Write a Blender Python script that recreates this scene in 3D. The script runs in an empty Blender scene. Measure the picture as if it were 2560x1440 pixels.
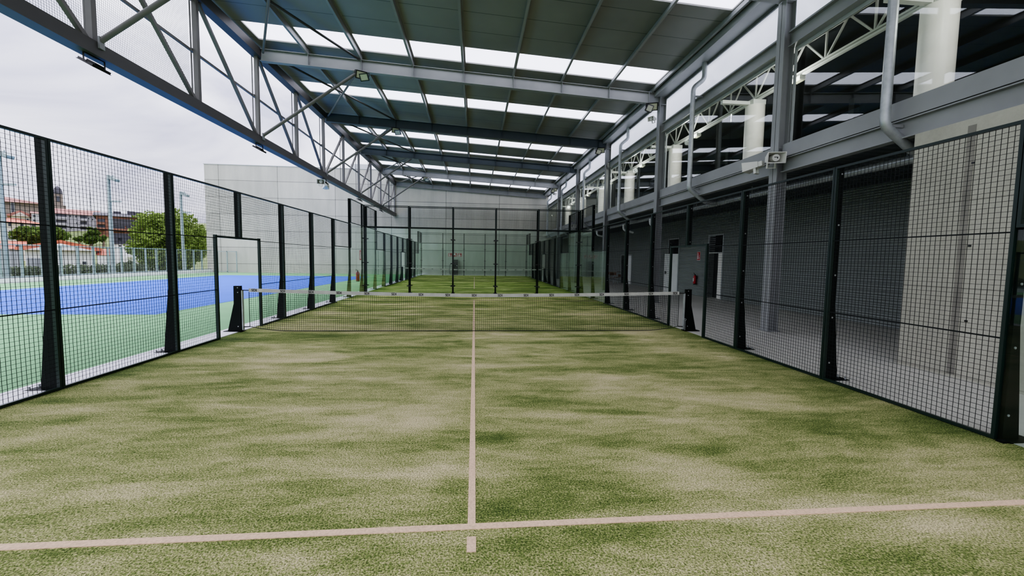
import bpy, math, random
from mathutils import Vector, Matrix
random.seed(7)
SC = bpy.context.scene
COL = SC.collection
R = math.radians
ORD = ['first', 'second', 'third', 'fourth', 'fifth', 'sixth', 'seventh', 'eighth', 'ninth', 'tenth', 'eleventh', 'twelfth',
       'thirteenth', 'fourteenth', 'fifteenth', 'sixteenth', 'seventeenth']

# ------------------------------------------------------------------ mesh builder
class MB:
    def __init__(s): s.v = []; s.f = []; s.sm = []
    def add(s, vs, fs, smooth=False):
        n = len(s.v); s.v += [tuple(v) for v in vs]
        for f in fs: s.f.append(tuple(i + n for i in f)); s.sm.append(smooth)
    def box(s, x0, x1, y0, y1, z0, z1):
        s.add([(x0,y0,z0),(x1,y0,z0),(x1,y1,z0),(x0,y1,z0),(x0,y0,z1),(x1,y0,z1),(x1,y1,z1),(x0,y1,z1)],
              [(0,3,2,1),(4,5,6,7),(0,1,5,4),(1,2,6,5),(2,3,7,6),(3,0,4,7)]); return s
    def cbox(s, c, dx, dy, dz): return s.box(c[0]-dx/2,c[0]+dx/2,c[1]-dy/2,c[1]+dy/2,c[2]-dz/2,c[2]+dz/2)
    def bar(s, p, q, w, h=None, up=(0,0,1)):
        h = h or w; p = Vector(p); q = Vector(q); d = (q-p).normalized(); u = Vector(up)
        if abs(d.dot(u)) > .99: u = Vector((0,1,0))
        a = d.cross(u).normalized()*w/2; b = a.cross(d).normalized()*h/2
        vs = [p-a-b,p+a-b,p+a+b,p-a+b,q-a-b,q+a-b,q+a+b,q-a+b]
        s.add(vs, [(0,1,2,3),(7,6,5,4),(0,4,5,1),(1,5,6,2),(2,6,7,3),(3,7,4,0)]); return s
    def wire(s, p, q, w):
        p = Vector(p); q = Vector(q); d = (q-p).normalized(); u = Vector((0,0,1)) if abs(d.z) < .9 else Vector((0,1,0))
        a = d.cross(u).normalized()*w/2; b = a.cross(d).normalized()*w/2
        s.add([p-a-b,p+a-b,p+a+b,p-a+b,q-a-b,q+a-b,q+a+b,q-a+b], [(0,4,5,1),(1,5,6,2),(2,6,7,3),(3,7,4,0)]); return s
    def tube(s, path, r, n=12, cap=True):
        path = [Vector(p) for p in path]; rings = []; prev = None
        for i, p in enumerate(path):
            d = ((path[i+1]-p) if i < len(path)-1 else (p-path[i-1]))
            if 0 < i < len(path)-1: d = (path[i+1]-p).normalized() + (p-path[i-1]).normalized()
            d.normalize()
            u = prev if prev is not None else (Vector((0,0,1)) if abs(d.z) < .9 else Vector((0,1,0)))
            a = (u - d*u.dot(d)).normalized(); prev = a; b = d.cross(a)
            rr = r[i] if isinstance(r, (list, tuple)) else r
            rings.append([p + a*math.cos(t*2*math.pi/n)*rr + b*math.sin(t*2*math.pi/n)*rr for t in range(n)])
        vs = [v for rg in rings for v in rg]; fs = []
        for i in range(len(rings)-1):
            for t in range(n):
                t2 = (t+1) % n; fs.append((i*n+t, i*n+t2, (i+1)*n+t2, (i+1)*n+t))
        s.add(vs, fs, True)
        if cap: s.add(rings[0], [tuple(range(n-1,-1,-1))]); s.add(rings[-1], [tuple(range(n))])
        return s
    def lathe(s, c, prof, n=16):
        vs = []; fs = []
        for r, z in prof:
            for t in range(n): vs.append((c[0]+r*math.cos(2*math.pi*t/n), c[1]+r*math.sin(2*math.pi*t/n), c[2]+z))
        for i in range(len(prof)-1):
            for t in range(n): t2 = (t+1) % n; fs.append((i*n+t, i*n+t2, (i+1)*n+t2, (i+1)*n+t))
        s.add(vs, fs, True); return s
    def prism(s, poly, d):            # poly: 3D points of one face, extruded by d
        n = len(poly); d = Vector(d); a = [Vector(p) for p in poly]; b = [p+d for p in a]
        s.add(a+b, [tuple(range(n-1,-1,-1)), tuple(range(n,2*n))] + [(i,(i+1)%n,n+(i+1)%n,n+i) for i in range(n)]); return s
    def build(s, name, mat, parent=None, world=True):
        me = bpy.data.meshes.new(name)
        off = Vector((0,0,0)); q_ = parent
        while q_ is not None:
            if 'base' in q_: off = Vector(q_['base']); break
            q_ = q_.parent
        me.from_pydata([tuple(Vector(v)-off) for v in s.v], [], s.f)
        me.polygons.foreach_set('use_smooth', s.sm)
        me.materials.append(mat); me.update()
        o = bpy.data.objects.new(name, me); COL.objects.link(o)
        if parent is not None: o.parent = parent
        return o

def tag(o, label, cat, group=None, kind=None):
    o['label'] = label; o['category'] = cat
    if group: o['group'] = group
    if kind: o['kind'] = kind
    return o
def thing(name, loc, label, cat, group=None):
    o = bpy.data.objects.new(name, None); COL.objects.link(o); o.location = loc; o.empty_display_size = .2
    o['base'] = tuple(loc)
    return tag(o, label, cat, group)
def struct(o): o['kind'] = 'structure'; return o
def copy_tree(root, loc, label, rotz=None):
    def rec(o, par):
        c = o.copy(); COL.objects.link(c); c.parent = par
        for ch in list(o.children): rec(ch, c)
        return c
    c = root.copy(); COL.objects.link(c); c.location = loc; c['label'] = label
    if 'base' in c: c['base'] = tuple(loc)
    if rotz is not None: c.rotation_euler = (0,0,rotz)
    for ch in list(root.children): rec(ch, c)
    return c

# ------------------------------------------------------------------ materials
def lin(c): 
    c = [x/255 for x in c]; return tuple((x/12.92 if x <= .04045 else ((x+.055)/1.055)**2.4) for x in c) + (1,)
class M:
    def __init__(s, name):
        s.m = bpy.data.materials.new(name); s.m.use_nodes = True; s.t = s.m.node_tree; s.t.nodes.clear()
        s.out = s.t.nodes.new('ShaderNodeOutputMaterial')
    def n(s, typ, **kw):
        nd = s.t.nodes.new(typ)
        for k, v in kw.items():
            if k.startswith('i_'):
                key = k[2:]; key = int(key) if key.isdigit() else key.replace('_', ' ')
                if hasattr(v, 'is_linked') or isinstance(v, bpy.types.NodeSocket): s.t.links.new(v, nd.inputs[key])
                else: nd.inputs[key].default_value = v
            else: setattr(nd, k, v)
        return nd
    def l(s, a, b): s.t.links.new(a, b)
    def math(s, op, a, b=None):
        nd = s.t.nodes.new('ShaderNodeMath'); nd.operation = op
        for i, x in enumerate((a, b)):
            if x is None: continue
            if isinstance(x, bpy.types.NodeSocket): s.l(x, nd.inputs[i])
            else: nd.inputs[i].default_value = x
        return nd.outputs[0]
    def mix(s, fac, a, b, blend='MIX'):
        nd = s.t.nodes.new('ShaderNodeMix'); nd.data_type = 'RGBA'; nd.blend_type = blend
        for k, x in ((0, fac), (6, a), (7, b)):
            if isinstance(x, bpy.types.NodeSocket): s.l(x, nd.inputs[k])
            else: nd.inputs[k].default_value = x
        return nd.outputs[2]
    def ramp(s, fac, stops):
        nd = s.t.nodes.new('ShaderNodeValToRGB'); e = nd.color_ramp.elements
        while len(e) < len(stops): e.new(.5)
        for el, (p, c) in zip(e, stops): el.position = p; el.color = c if len(c) == 4 else tuple(c)+(1,)
        s.l(fac, nd.inputs[0]); return nd.outputs[0]
    def coord(s, scale=(1,1,1), loc=(0,0,0)):
        tc = s.t.nodes.new('ShaderNodeTexCoord'); g = s.t.nodes.new('ShaderNodeNewGeometry')
        mp = s.t.nodes.new('ShaderNodeMapping'); s.l(g.outputs['Position'], mp.inputs[0])
        mp.inputs['Scale'].default_value = scale; mp.inputs['Location'].default_value = loc
        return mp.outputs[0]
    def noise(s, vec, scale, detail=4, rough=.55, dist=0):
        nd = s.n('ShaderNodeTexNoise'); s.l(vec, nd.inputs['Vector'])
        nd.inputs['Scale'].default_value = scale; nd.inputs['Detail'].default_value = detail
        nd.inputs['Roughness'].default_value = rough; nd.inputs['Distortion'].default_value = dist
        return nd.outputs[0]
    def pbr(s, color, rough=.6, metal=0, bump=None, bstr=.2, bdist=.02, spec=.5):
        p = s.n('ShaderNodeBsdfPrincipled'); s.p = p
        for k, x in (('Base Color', color), ('Roughness', rough), ('Metallic', metal)):
            if isinstance(x, bpy.types.NodeSocket): s.l(x, p.inputs[k])
            else: p.inputs[k].default_value = x
        p.inputs['Specular IOR Level'].default_value = spec
        if bump is not None:
            b = s.n('ShaderNodeBump'); b.inputs['Strength'].default_value = bstr; b.inputs['Distance'].default_value = bdist
            s.l(bump, b.inputs['Height']); s.l(b.outputs[0], p.inputs['Normal'])
        s.l(p.outputs[0], s.out.inputs[0]); return s.m

def paint(name, c, rough=.5, metal=0, var=.12, scale=3, spec=.5):
    m = M(name); n = m.noise(m.coord(), scale, 3)
    k = lambda f: tuple(x*f for x in lin(c)[:3])+(1,)
    return m.pbr(m.ramp(n, [(.3, k(1-var)), (.7, k(1+var))]), rough, metal, spec=spec)

def grid_line(m, axis, period, off, width):
    g = m.n('ShaderNodeNewGeometry'); sp = m.n('ShaderNodeSeparateXYZ'); m.l(g.outputs['Position'], sp.inputs[0])
    v = m.math('DIVIDE', m.math('SUBTRACT', sp.outputs[axis], off), period)
    f = m.math('FRACT', m.math('ADD', v, 1000.0))
    d = m.math('MINIMUM', f, m.math('SUBTRACT', 1.0, f))
    return m.math('LESS_THAN', d, width/period/2)

def concrete(name, c, joints=(), var=.14, rough=.8, stain=True, jdark=.62, tiers=None):
    m = M(name); v = m.coord(); big = m.noise(v, .35, 6, .6, .6); st = m.noise(m.coord((1.6,1.6,.22)), .9, 5, .6); fine = m.noise(v, 18, 4, .7)
    k = lambda f: tuple(x*f for x in lin(c)[:3])+(1,)
    base = m.ramp(big, [(.3, k(1-var)), (.7, k(1+var))])
    if stain: base = m.mix(.5, base, m.ramp(st, [(.35, (.72,.72,.72,1)), (.6, (1,1,1,1))]), 'MULTIPLY')
    base = m.mix(.35, base, m.ramp(fine, [(.3, (.8,.8,.8,1)), (.7, (1.12,1.12,1.12,1))]), 'MULTIPLY')
    if tiers:     # each cast panel has a slightly different grey
        g = m.n('ShaderNodeNewGeometry'); sp = m.n('ShaderNodeSeparateXYZ'); m.l(g.outputs['Position'], sp.inputs[0])
        a = m.math('FLOOR', m.math('DIVIDE', m.math('SUBTRACT', sp.outputs[tiers[0]], tiers[2]), tiers[1]))
        b = m.math('FLOOR', m.math('DIVIDE', m.math('SUBTRACT', sp.outputs[2], tiers[4]), tiers[3]))
        cb = m.n('ShaderNodeCombineXYZ'); m.l(a, cb.inputs[0]); m.l(b, cb.inputs[1])
        w = m.n('ShaderNodeTexWhiteNoise'); m.l(cb.outputs[0], w.inputs[0])
        base = m.mix(1.0, base, m.ramp(w.outputs[0], [(0, (.86,.86,.85,1)), (1, (1.06,1.06,1.05,1))]), 'MULTIPLY')
    for ax, per, off, wd in joints:
        base = m.mix(grid_line(m, ax, per, off, wd), base, m.mix(1.0, base, (jdark,jdark,jdark,1), 'MULTIPLY'))
    return m.pbr(base, rough, 0, fine, .15, .01)

def turf_mat():
    m = M('sanded_turf'); v = m.coord()
    big = m.noise(m.coord((.42,1.15,1)), .95, 5, .6, .7)
    mid = m.noise(m.coord((.5,1.3,1), (3,7,0)), 3.0, 5, .65, .6)
    far = m.noise(m.coord((.12,2.2,1)), 1.0, 4, .65, .2)
    grain = m.noise(v, 70, 2, .7); vf = m.noise(v, 105, 1, .5); clump = m.noise(v, 21, 3, .7)
    s = m.math('ADD', m.math('MULTIPLY', big, .5), m.math('ADD', m.math('MULTIPLY', mid, .28), m.math('MULTIPLY', far, .22)))
    g = m.n('ShaderNodeNewGeometry'); sp = m.n('ShaderNodeSeparateXYZ'); m.l(g.outputs['Position'], sp.inputs[0])
    def rng(sock, a, b, c, d):
        r_ = m.n('ShaderNodeMapRange'); m.l(sock, r_.inputs[0])
        for k_, x_ in zip((1,2,3,4), (a,b,c,d)): r_.inputs[k_].default_value = x_
        return r_.outputs[0]
    s = m.math('SUBTRACT', s, rng(sp.outputs[1], -2, 12, 0, .06))          # less sand towards the far courts
    s = m.math('SUBTRACT', s, rng(m.math('ABSOLUTE', sp.outputs[0]), 4.4, 5.0, 0, .08))   # and along the fences
    s = m.math('ADD', s, m.math('MULTIPLY', m.math('SUBTRACT', grain, .5), .50))
    s = m.math('ADD', s, m.math('MULTIPLY', m.math('SUBTRACT', clump, .5), .12))
    colr = m.ramp(s, [(.34, lin(TG1)), (.43, lin(TG2)), (.51, lin(TG3)), (.62, lin(TG4))])
    colr = m.mix(.8, colr, m.ramp(vf, [(.34, (.36,.38,.32,1)), (.5, (1,1,1,1)), (.66, (1.5,1.46,1.38,1))]), 'MULTIPLY')
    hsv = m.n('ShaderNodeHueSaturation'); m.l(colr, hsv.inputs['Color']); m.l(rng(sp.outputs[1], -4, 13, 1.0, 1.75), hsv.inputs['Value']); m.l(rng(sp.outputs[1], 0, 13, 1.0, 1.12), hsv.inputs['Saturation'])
    return m.pbr(hsv.outputs[0], .95, 0, m.math('ADD', grain, vf), .7, .02, spec=.1)
TG1=(64,82,40); TG2=(102,116,62); TG3=(148,150,101); TG4=(190,180,141)

MT = {}
MT['turf'] = turf_mat()
MT['line'] = paint('line_sand', (200,172,142), .9, var=.2, scale=70)
MT['green'] = paint('green_acrylic', (112,160,114), .85, var=.06, scale=.8, spec=.15)
MT['blue'] = paint('blue_acrylic', (62,100,196), .85, var=.04, scale=.6, spec=.15)
MT['kerb'] = concrete('kerb_concrete', (236,234,238), var=.06, stain=False)
MT['slab'] = concrete('slab_concrete', (178,177,166), var=.10, stain=False, rough=.55)
MT['wall'] = concrete('precast_panels', (190,188,176), joints=[(2,1.57,.83,.045),(0,5.3,-18.75,.045)], var=.05, jdark=.38, tiers=(0,5.3,-18.75,1.57,.83))
MT['pier'] = concrete('pier_concrete', (166,165,150), joints=[(2,1.3,1.32,.02)], var=.16, jdark=.75)
MT['steel'] = paint('grey_steel', (134,136,135), .42, .0, var=.10, scale=1.2)
MT['steel_dark'] = paint('dark_grey_steel', (92,95,96), .5, .0, var=.10, scale=1.2)
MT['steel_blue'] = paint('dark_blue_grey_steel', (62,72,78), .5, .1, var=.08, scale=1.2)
MT['truss'] = paint('truss_grey_paint', (104,102,98), .5, 0, var=.1, scale=1.2)
MT['chord'] = paint('truss_chord_paint', (66,65,62), .5, 0, var=.1, scale=1.2)
MT['stain'] = paint('damp_concrete_strip', (126,124,114), .85, var=.2, scale=2)
MT['galv'] = paint('galvanised_steel', (166,170,170), .42, .55, var=.14, scale=9)
MT['fence'] = paint('dark_green_paint', (6,12,10), .55, 0, var=.2, scale=2, spec=.15)
MT['frame'] = paint('green_frame_paint', (12,32,26), .4, 0, var=.15, scale=2, spec=.4)
MT['wire'] = paint('dark_wire', (12,17,18), .6, 0, var=.1, spec=.25)
MT['net_wire'] = paint('netting_cord', (150,150,156), .6, 0, var=.05)
MT['black'] = paint('black_plastic', (18,19,20), .4, var=.2)
MT['white'] = paint('white_paint', (226,228,222), .45, var=.04)
MT['cream'] = paint('column_white', (246,243,234), .55, var=.05)
MT['plastic'] = paint('beige_plastic', (206,206,198), .5, var=.04)
MT['lens'] = paint('floodlight_lens', (176,178,150), .25, var=.05)
MT['red'] = paint('red_enamel', (172,24,34), .3, var=.1)
MT['redsign'] = paint('red_sign', (176,38,44), .5, var=.05)
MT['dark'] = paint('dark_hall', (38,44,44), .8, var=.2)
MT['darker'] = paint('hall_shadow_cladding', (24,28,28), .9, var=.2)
MT['alu'] = paint('aluminium', (190,194,194), .35, .5, var=.05)
MT['band'] = paint('net_band_canvas', (176,176,166), .8, var=.12, scale=6)
MT['cord'] = paint('net_cord', (26,30,26), .8, var=.15)
MT['ink'] = paint('black_ink', (16,16,18), .7, var=.1)
MT['wood'] = paint('chair_wood', (112,80,56), .5, var=.15)
MT['louvre'] = paint('louvre_dark', (20,22,22), .7, var=.2)
MT['fencegrey'] = paint('pale_grey_green_steel', (138,154,154), .5, .1, var=.05)

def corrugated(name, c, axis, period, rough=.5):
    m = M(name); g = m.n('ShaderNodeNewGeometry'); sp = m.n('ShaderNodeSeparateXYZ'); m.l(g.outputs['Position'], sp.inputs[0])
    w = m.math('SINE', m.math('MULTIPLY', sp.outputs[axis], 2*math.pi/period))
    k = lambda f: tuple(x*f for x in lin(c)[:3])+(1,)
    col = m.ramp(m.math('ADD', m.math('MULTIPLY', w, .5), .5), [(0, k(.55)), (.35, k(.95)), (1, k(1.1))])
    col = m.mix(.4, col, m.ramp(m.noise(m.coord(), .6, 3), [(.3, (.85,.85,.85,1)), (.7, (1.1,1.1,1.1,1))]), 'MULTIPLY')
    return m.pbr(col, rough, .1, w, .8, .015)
MT['corr'] = corrugated('grey_corrugated_cladding', (142,149,144), 2, .07)
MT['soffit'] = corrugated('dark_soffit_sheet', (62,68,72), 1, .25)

def roof_mat():
    m = M('roof_underside'); n = m.noise(m.coord(), .5, 3)
    g = m.n('ShaderNodeNewGeometry'); sp = m.n('ShaderNodeSeparateXYZ'); m.l(g.outputs['Position'], sp.inputs[0])
    c = m.ramp(n, [(.3, lin((124,124,119))), (.7, lin((138,138,132)))])
    c = m.mix(grid_line(m, 1, 1.03, 5.2, .022), c, lin((70,76,74)))
    return m.pbr(c, .5, .05)
MT['roof'] = roof_mat()
def translucent(name, c, tr=.85, gl=.06):
    m = M(name); n = m.noise(m.coord(), 1.2, 4)
    k = lambda f: tuple(min(1, x*f) for x in lin(c)[:3])+(1,)
    col = m.ramp(n, [(.3, k(.97)), (.7, k(1.02))])
    t = m.n('ShaderNodeBsdfTranslucent'); d = m.n('ShaderNodeBsdfDiffuse'); gs = m.n('ShaderNodeBsdfGlossy'); gs.inputs['Roughness'].default_value = .15
    m.l(col, t.inputs[0]); m.l(col, d.inputs[0])
    a = m.n('ShaderNodeMixShader'); a.inputs[0].default_value = tr; m.l(d.outputs[0], a.inputs[1]); m.l(t.outputs[0], a.inputs[2])
    b = m.n('ShaderNodeMixShader'); b.inputs[0].default_value = gl; m.l(a.outputs[0], b.inputs[1]); m.l(gs.outputs[0], b.inputs[2])
    m.l(b.outputs[0], m.out.inputs[0]); return m.m
MT['skylight'] = translucent('skylight_sheet', (254,254,255), .97, .01)
MT['poly'] = translucent('milky_polycarbonate', (250,251,254), .9, .05)
def glass(name, tint, f0=.035):
    m = M(name); lw = m.n('ShaderNodeLayerWeight'); lw.inputs[0].default_value = .5
    f = m.math('POWER', lw.outputs['Facing'], 5.0)
    fac = m.math('ADD', m.math('MULTIPLY', f, 1-f0), f0)
    n = m.noise(m.coord(), .8, 2)
    t = m.n('ShaderNodeBsdfTransparent'); m.l(m.ramp(n, [(.2, tuple(x*.985 for x in tint[:3])+(1,)), (.8, tuple(tint)+(1,))]), t.inputs[0])
    g = m.n('ShaderNodeBsdfGlossy'); g.inputs['Roughness'].default_value = .0; g.inputs[0].default_value = (.95,1,.98,1)
    x = m.n('ShaderNodeMixShader'); m.l(fac, x.inputs[0]); m.l(t.outputs[0], x.inputs[1]); m.l(g.outputs[0], x.inputs[2])
    m.l(x.outputs[0], m.out.inputs[0]); return m.m
MT['glass'] = glass('court_glass', (.92,.96,.94), .022)
MT['facade_glass'] = glass('facade_glass', (.945,.95,.945), .06)
def tiles(name, c):
    m = M(name); w = m.noise(m.coord((1,1,1)), 1.5, 4, .7); k = lambda f: tuple(x*f for x in lin(c)[:3])+(1,)
    return m.pbr(m.ramp(w, [(.3, k(.75)), (.7, k(1.2))]), .8)
MT['tile'] = tiles('red_roof_tile', (186,98,70)); MT['browntile'] = tiles('brown_roof_tile', (146,94,84)); MT['greytile'] = tiles('slate_roof', (66,64,70))
MT['render'] = paint('cream_render', (206,196,180), .85, var=.06, scale=.3)
MT['whiterender'] = paint('white_render', (232,232,232), .85, var=.05, scale=.3)
MT['stone'] = concrete('church_stone', (118,106,98), var=.2)
MT['brick'] = paint('orange_brick', (122,84,68), .85, var=.12, scale=.5)
MT['darkclad'] = paint('dark_grey_cladding', (52,52,60), .7, var=.1)
MT['pane'] = paint('dark_window_pane', (52,54,62), .25, var=.15)
MT['greyhouse'] = paint('grey_render', (158,156,160), .85, var=.05)
MT['shed'] = corrugated('grey_shutter', (132,134,142), 0, .3)
def grass_mat():
    m = M('meadow'); n = m.noise(m.coord(), .15, 5); return m.pbr(m.ramp(n, [(.3, lin((84,102,50))), (.7, lin((122,134,74)))]), .95)
MT['meadow'] = grass_mat()
def leaf_mat(name, a, b):
    m = M(name); n = m.noise(m.coord(), 2.6, 6, .75)
    c = m.ramp(n, [(.36, lin(a)), (.64, lin(b))])
    d = m.n('ShaderNodeBsdfDiffuse'); t = m.n('ShaderNodeBsdfTranslucent'); m.l(c, d.inputs[0]); m.l(c, t.inputs[0])
    x = m.n('ShaderNodeMixShader'); x.inputs[0].default_value = .35; m.l(d.outputs[0], x.inputs[1]); m.l(t.outputs[0], x.inputs[2])
    m.l(x.outputs[0], m.out.inputs[0]); return m.m
MT['leaf'] = leaf_mat('fresh_leaves', (62,88,34), (146,166,92)); MT['leaf2'] = leaf_mat('dark_leaves', (62,86,46), (104,124,66))
MT['hedge'] = leaf_mat('hedge_leaves', (66,78,58), (108,118,90)); MT['bark'] = paint('bark', (98,84,70), .9, var=.2)

# ------------------------------------------------------------------ layout numbers
FR = [0.1, 6.65, 13.2, 19.8, 26.3]          # portal frames
YW = 32.5                                   # end wall
XT = -7.8                                   # lattice truss plane
def beamz(x): return 8.17 + (7.0-x)*.0555   # top of rafters
PURL = [-6.0, -4.14, -2.29, -.44, 1.42, 3.27, 5.12, 6.85]
SKY = [(-8.6,-7.4), (-4.0,-2.85), (.45,1.6), (5.2,6.35), (9.75,10.9), (15.8,17.05), (19.25,19.75), (24.4,25.8), (29.9,31.2)]  # skylight strips; the first two are out of view, added for light
Y0R = -11.0
COURTS = [0.0, 20.45]
WHICH = ["near court", "far court"]

# ------------------------------------------------------------------ ground
g = MB().box(-5.5, 11.3, -16, YW, -.3, -.02).build('floor', MT['slab']); struct(g)
gc = MB().box(-25.3, -5.5, -22, YW, -.3, -.03).build('floor_sports_court', MT['green']); struct(gc)
bl = MB().box(-20.6, -8.85, 2.9, 26.8, -.03, -.024).build('blue_play_area', MT['blue'], gc)
kb = MB().box(-5.5, -5.06, -16, YW, -.02, .012).build('kerb_strip', MT['kerb']); struct(kb)
kb2 = MB().box(5.06, 5.45, -16, YW, -.02, .004).build('kerb_strip', MT['slab']); struct(kb2)
for ci, cy in enumerate(COURTS):
    t = MB().box(-5.06, 5.06, cy-10.15, cy+10.15, -.02, 0).build('floor_court_turf', MT['turf']); struct(t)
    def ln(x0, x1, y0, y1):
        o = MB().box(x0, x1, y0, y1, 0, .005).build('court_line', MT['line'], t); return o
    ln(-.025, .025, cy-6.923, cy+6.923)
    for s in (-1, 1):
        ln(-5, 5, cy+s*6.95-.027, cy+s*6.95+.027); ln(-.027, .027, cy+s*7.11-.065, cy+s*7.11+.065)

# ------------------------------------------------------------------ end wall, passage wall, pier
w = MB().box(-25.3, 7.55, YW, YW+.35, -.3, 10.1).build('wall_back', MT['wall']); struct(w)
w = MB().box(7.55, 22.4, YW, YW+.35, -.3, 7.4).build('wall_back_hall', MT['wall']); struct(w)
cp = MB().box(-25.35, 7.55, YW-.04, YW+.4, 10.1, 10.16).build('trim_1', MT['alu']); struct(cp)
w = MB().box(11.0, 11.3, -16, 8.1, -.02, 3.85).box(11.0, 11.3, 9.25, 12.1, -.02, 3.85).box(11.0, 11.3, 13.3, 18.75, -.02, 3.85)\
    .box(11.0, 11.3, 20.9, YW, -.02, 3.85).box(11.0,11.3,8.1,9.25,2.9,3.85).box(11.0,11.3,12.1,13.3,2.9,3.85).box(11.0,11.3,18.75,20.9,2.05,3.85).build('wall_right', MT['corr']); struct(w)
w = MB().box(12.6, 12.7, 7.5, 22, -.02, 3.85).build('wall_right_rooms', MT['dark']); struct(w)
w = MB().box(11.3, 12.6, 7.5, 22, -.3, -.02).build('floor_rooms', MT['slab']); struct(w)
w = MB().box(7.2, 9.6, -16, -3.08, -.02, 3.80).build('wall_right_pier', MT['pier']); struct(w)
# dark vertical stain groove and tie holes on the pier
gr = MB().box(7.192, 7.2, -3.93, -3.83, .02, 3.7).build('rebate', MT['stain'], w)
th = MB()
for z, y in ((3.15,-3.93),(1.95,-3.98),(.85,-4.02)): th.box(7.19,7.2,y-.018,y+.018,z-.014,z+.014)
th.build('tie_hole', MT['black'], w)
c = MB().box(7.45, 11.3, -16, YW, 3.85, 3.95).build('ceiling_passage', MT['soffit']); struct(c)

# ------------------------------------------------------------------ roof sheets, skylights, purlins, rafters
def rz(x): return beamz(x) + .2
edges = [Y0R]
for a, b in SKY: edges += [a, b]
edges += [YW]
XA, XB = -8.35, 7.0
def roof_strip(mb, y0, y1, th=.08):
    mb.prism([(XA,y0,rz(XA)),(XB,y0,rz(XB)),(XB,y0,rz(XB)+th),(XA,y0,rz(XA)+th)], (0,y1-y0,0))
mb = MB()
for i in range(0, len(edges), 2):
    if edges[i+1] > edges[i]: roof_strip(mb, edges[i], edges[i+1])
for a, b in SKY:      # solid verge at both eaves beside each skylight
    for xa, xb in ((XA, -7.55), (6.83, XB)):
        mb.prism([(xa,a,rz(xa)),(xb,a,rz(xb)),(xb,a,rz(xb)+.08),(xa,a,rz(xa)+.08)], (0,b-a,0))
o = mb.build('ceiling', MT['roof']); struct(o)
for i, (a, b) in enumerate(SKY):
    m2 = MB(); m2.add([(-7.55,a,rz(-7.55)+.04),(6.83,a,rz(6.83)+.04),(6.83,b,rz(6.83)+.04),(-7.55,b,rz(-7.55)+.04)], [(0,1,2,3)])
    o = m2.build('window_%d' % (i+1), MT['skylight']); struct(o)
NAMX = ['nearest the lattice truss','second from the lattice truss','third from the lattice truss','fourth from the lattice truss','fifth from the lattice truss','sixth from the lattice truss','second from the gutter','nearest the gutter']
for x, nm in zip(PURL, NAMX):
    t = thing('roof_purlin', (x,Y0R,beamz(x)), 'long grey roof purlin running into the hall, '+nm, 'purlin', 'purlins under the roof sheets')
    z0, z1 = beamz(x), rz(x)
    MB().box(x-.004,x+.004,Y0R,YW-.02,z0+.004,z1-.01).box(x-.07,x+.004,Y0R,YW-.02,z0,z0+.008).box(x-.004,x+.07,Y0R,YW-.02,z1-.014,z1-.004).build('purlin', MT['steel'], t)
    for f in FR:
        MB().box(x+.006,x+.02,f-.09,f+.09,z0,z0+.16).build('cleat', MT['galv'], t)
bn = ['nearest','second','third','fourth','fifth']
def ibeam(mb, p, q, h, w, tf=.016, tw=.012):
    p = Vector(p); q = Vector(q); d = (q-p).normalized(); n = Vector((0,1,0)) if abs(d.y) < .5 else Vector((1,0,0))
    up = d.cross(n); up = up if up.z > 0 else -up
    mb.bar(p-up*(tf/2), q-up*(tf/2), w, tf, up); mb.bar(p-up*(h-tf/2), q-up*(h-tf/2), w, tf, up)
    mb.bar(p-up*(h/2), q-up*(h/2), tw, h-2*tf, up)
for i, f in enumerate(FR + [YW-.16]):
    last = i == len(FR)
    t = thing('roof_beam', (XT,f,beamz(XT)), 'grey steel roof rafter spanning the hall, '+('fixed along the concrete end wall' if last else bn[i]+' one from the camera'), 'beam', 'roof rafters')
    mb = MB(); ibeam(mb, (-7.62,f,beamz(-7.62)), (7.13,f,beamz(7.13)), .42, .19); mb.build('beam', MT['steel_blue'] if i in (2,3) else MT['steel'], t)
    for x in PURL[:-1] + [6.7]:
        s_ = MB()
        for s in (-1,1): s_.box(x-.006,x+.006,f+s*.05-.043,f+s*.05+.043,beamz(x)-.40,beamz(x)-.018)
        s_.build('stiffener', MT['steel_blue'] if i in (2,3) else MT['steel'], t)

# ------------------------------------------------------------------ right columns
for i, f in enumerate(FR):
    t = thing('steel_column', (7.26,f,-.02), 'grey steel H section column at the glazed side, '+bn[i]+' one from the camera', 'column', 'steel columns along the glazed side')
    x0, x1 = 7.13, 7.39
    MB().box(x0,x0+.018,f-.13,f+.13,-.02,beamz(7.2)).box(x1-.018,x1,f-.13,f+.13,-.02,8.0).box(x0,x1,f-.006,f+.006,-.02,8.0).build('shaft', MT['steel'], t)
    MB().box(x0-.03,x1+.05,f-.16,f+.16,-.02,0).build('base_plate', MT['steel'], t)
    MB().box(x0+.018,x1-.018,f-.12,f+.12,beamz(7.2)-.44,beamz(7.2)-.42).build('cap_stiffener', MT['steel'], t)

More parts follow.
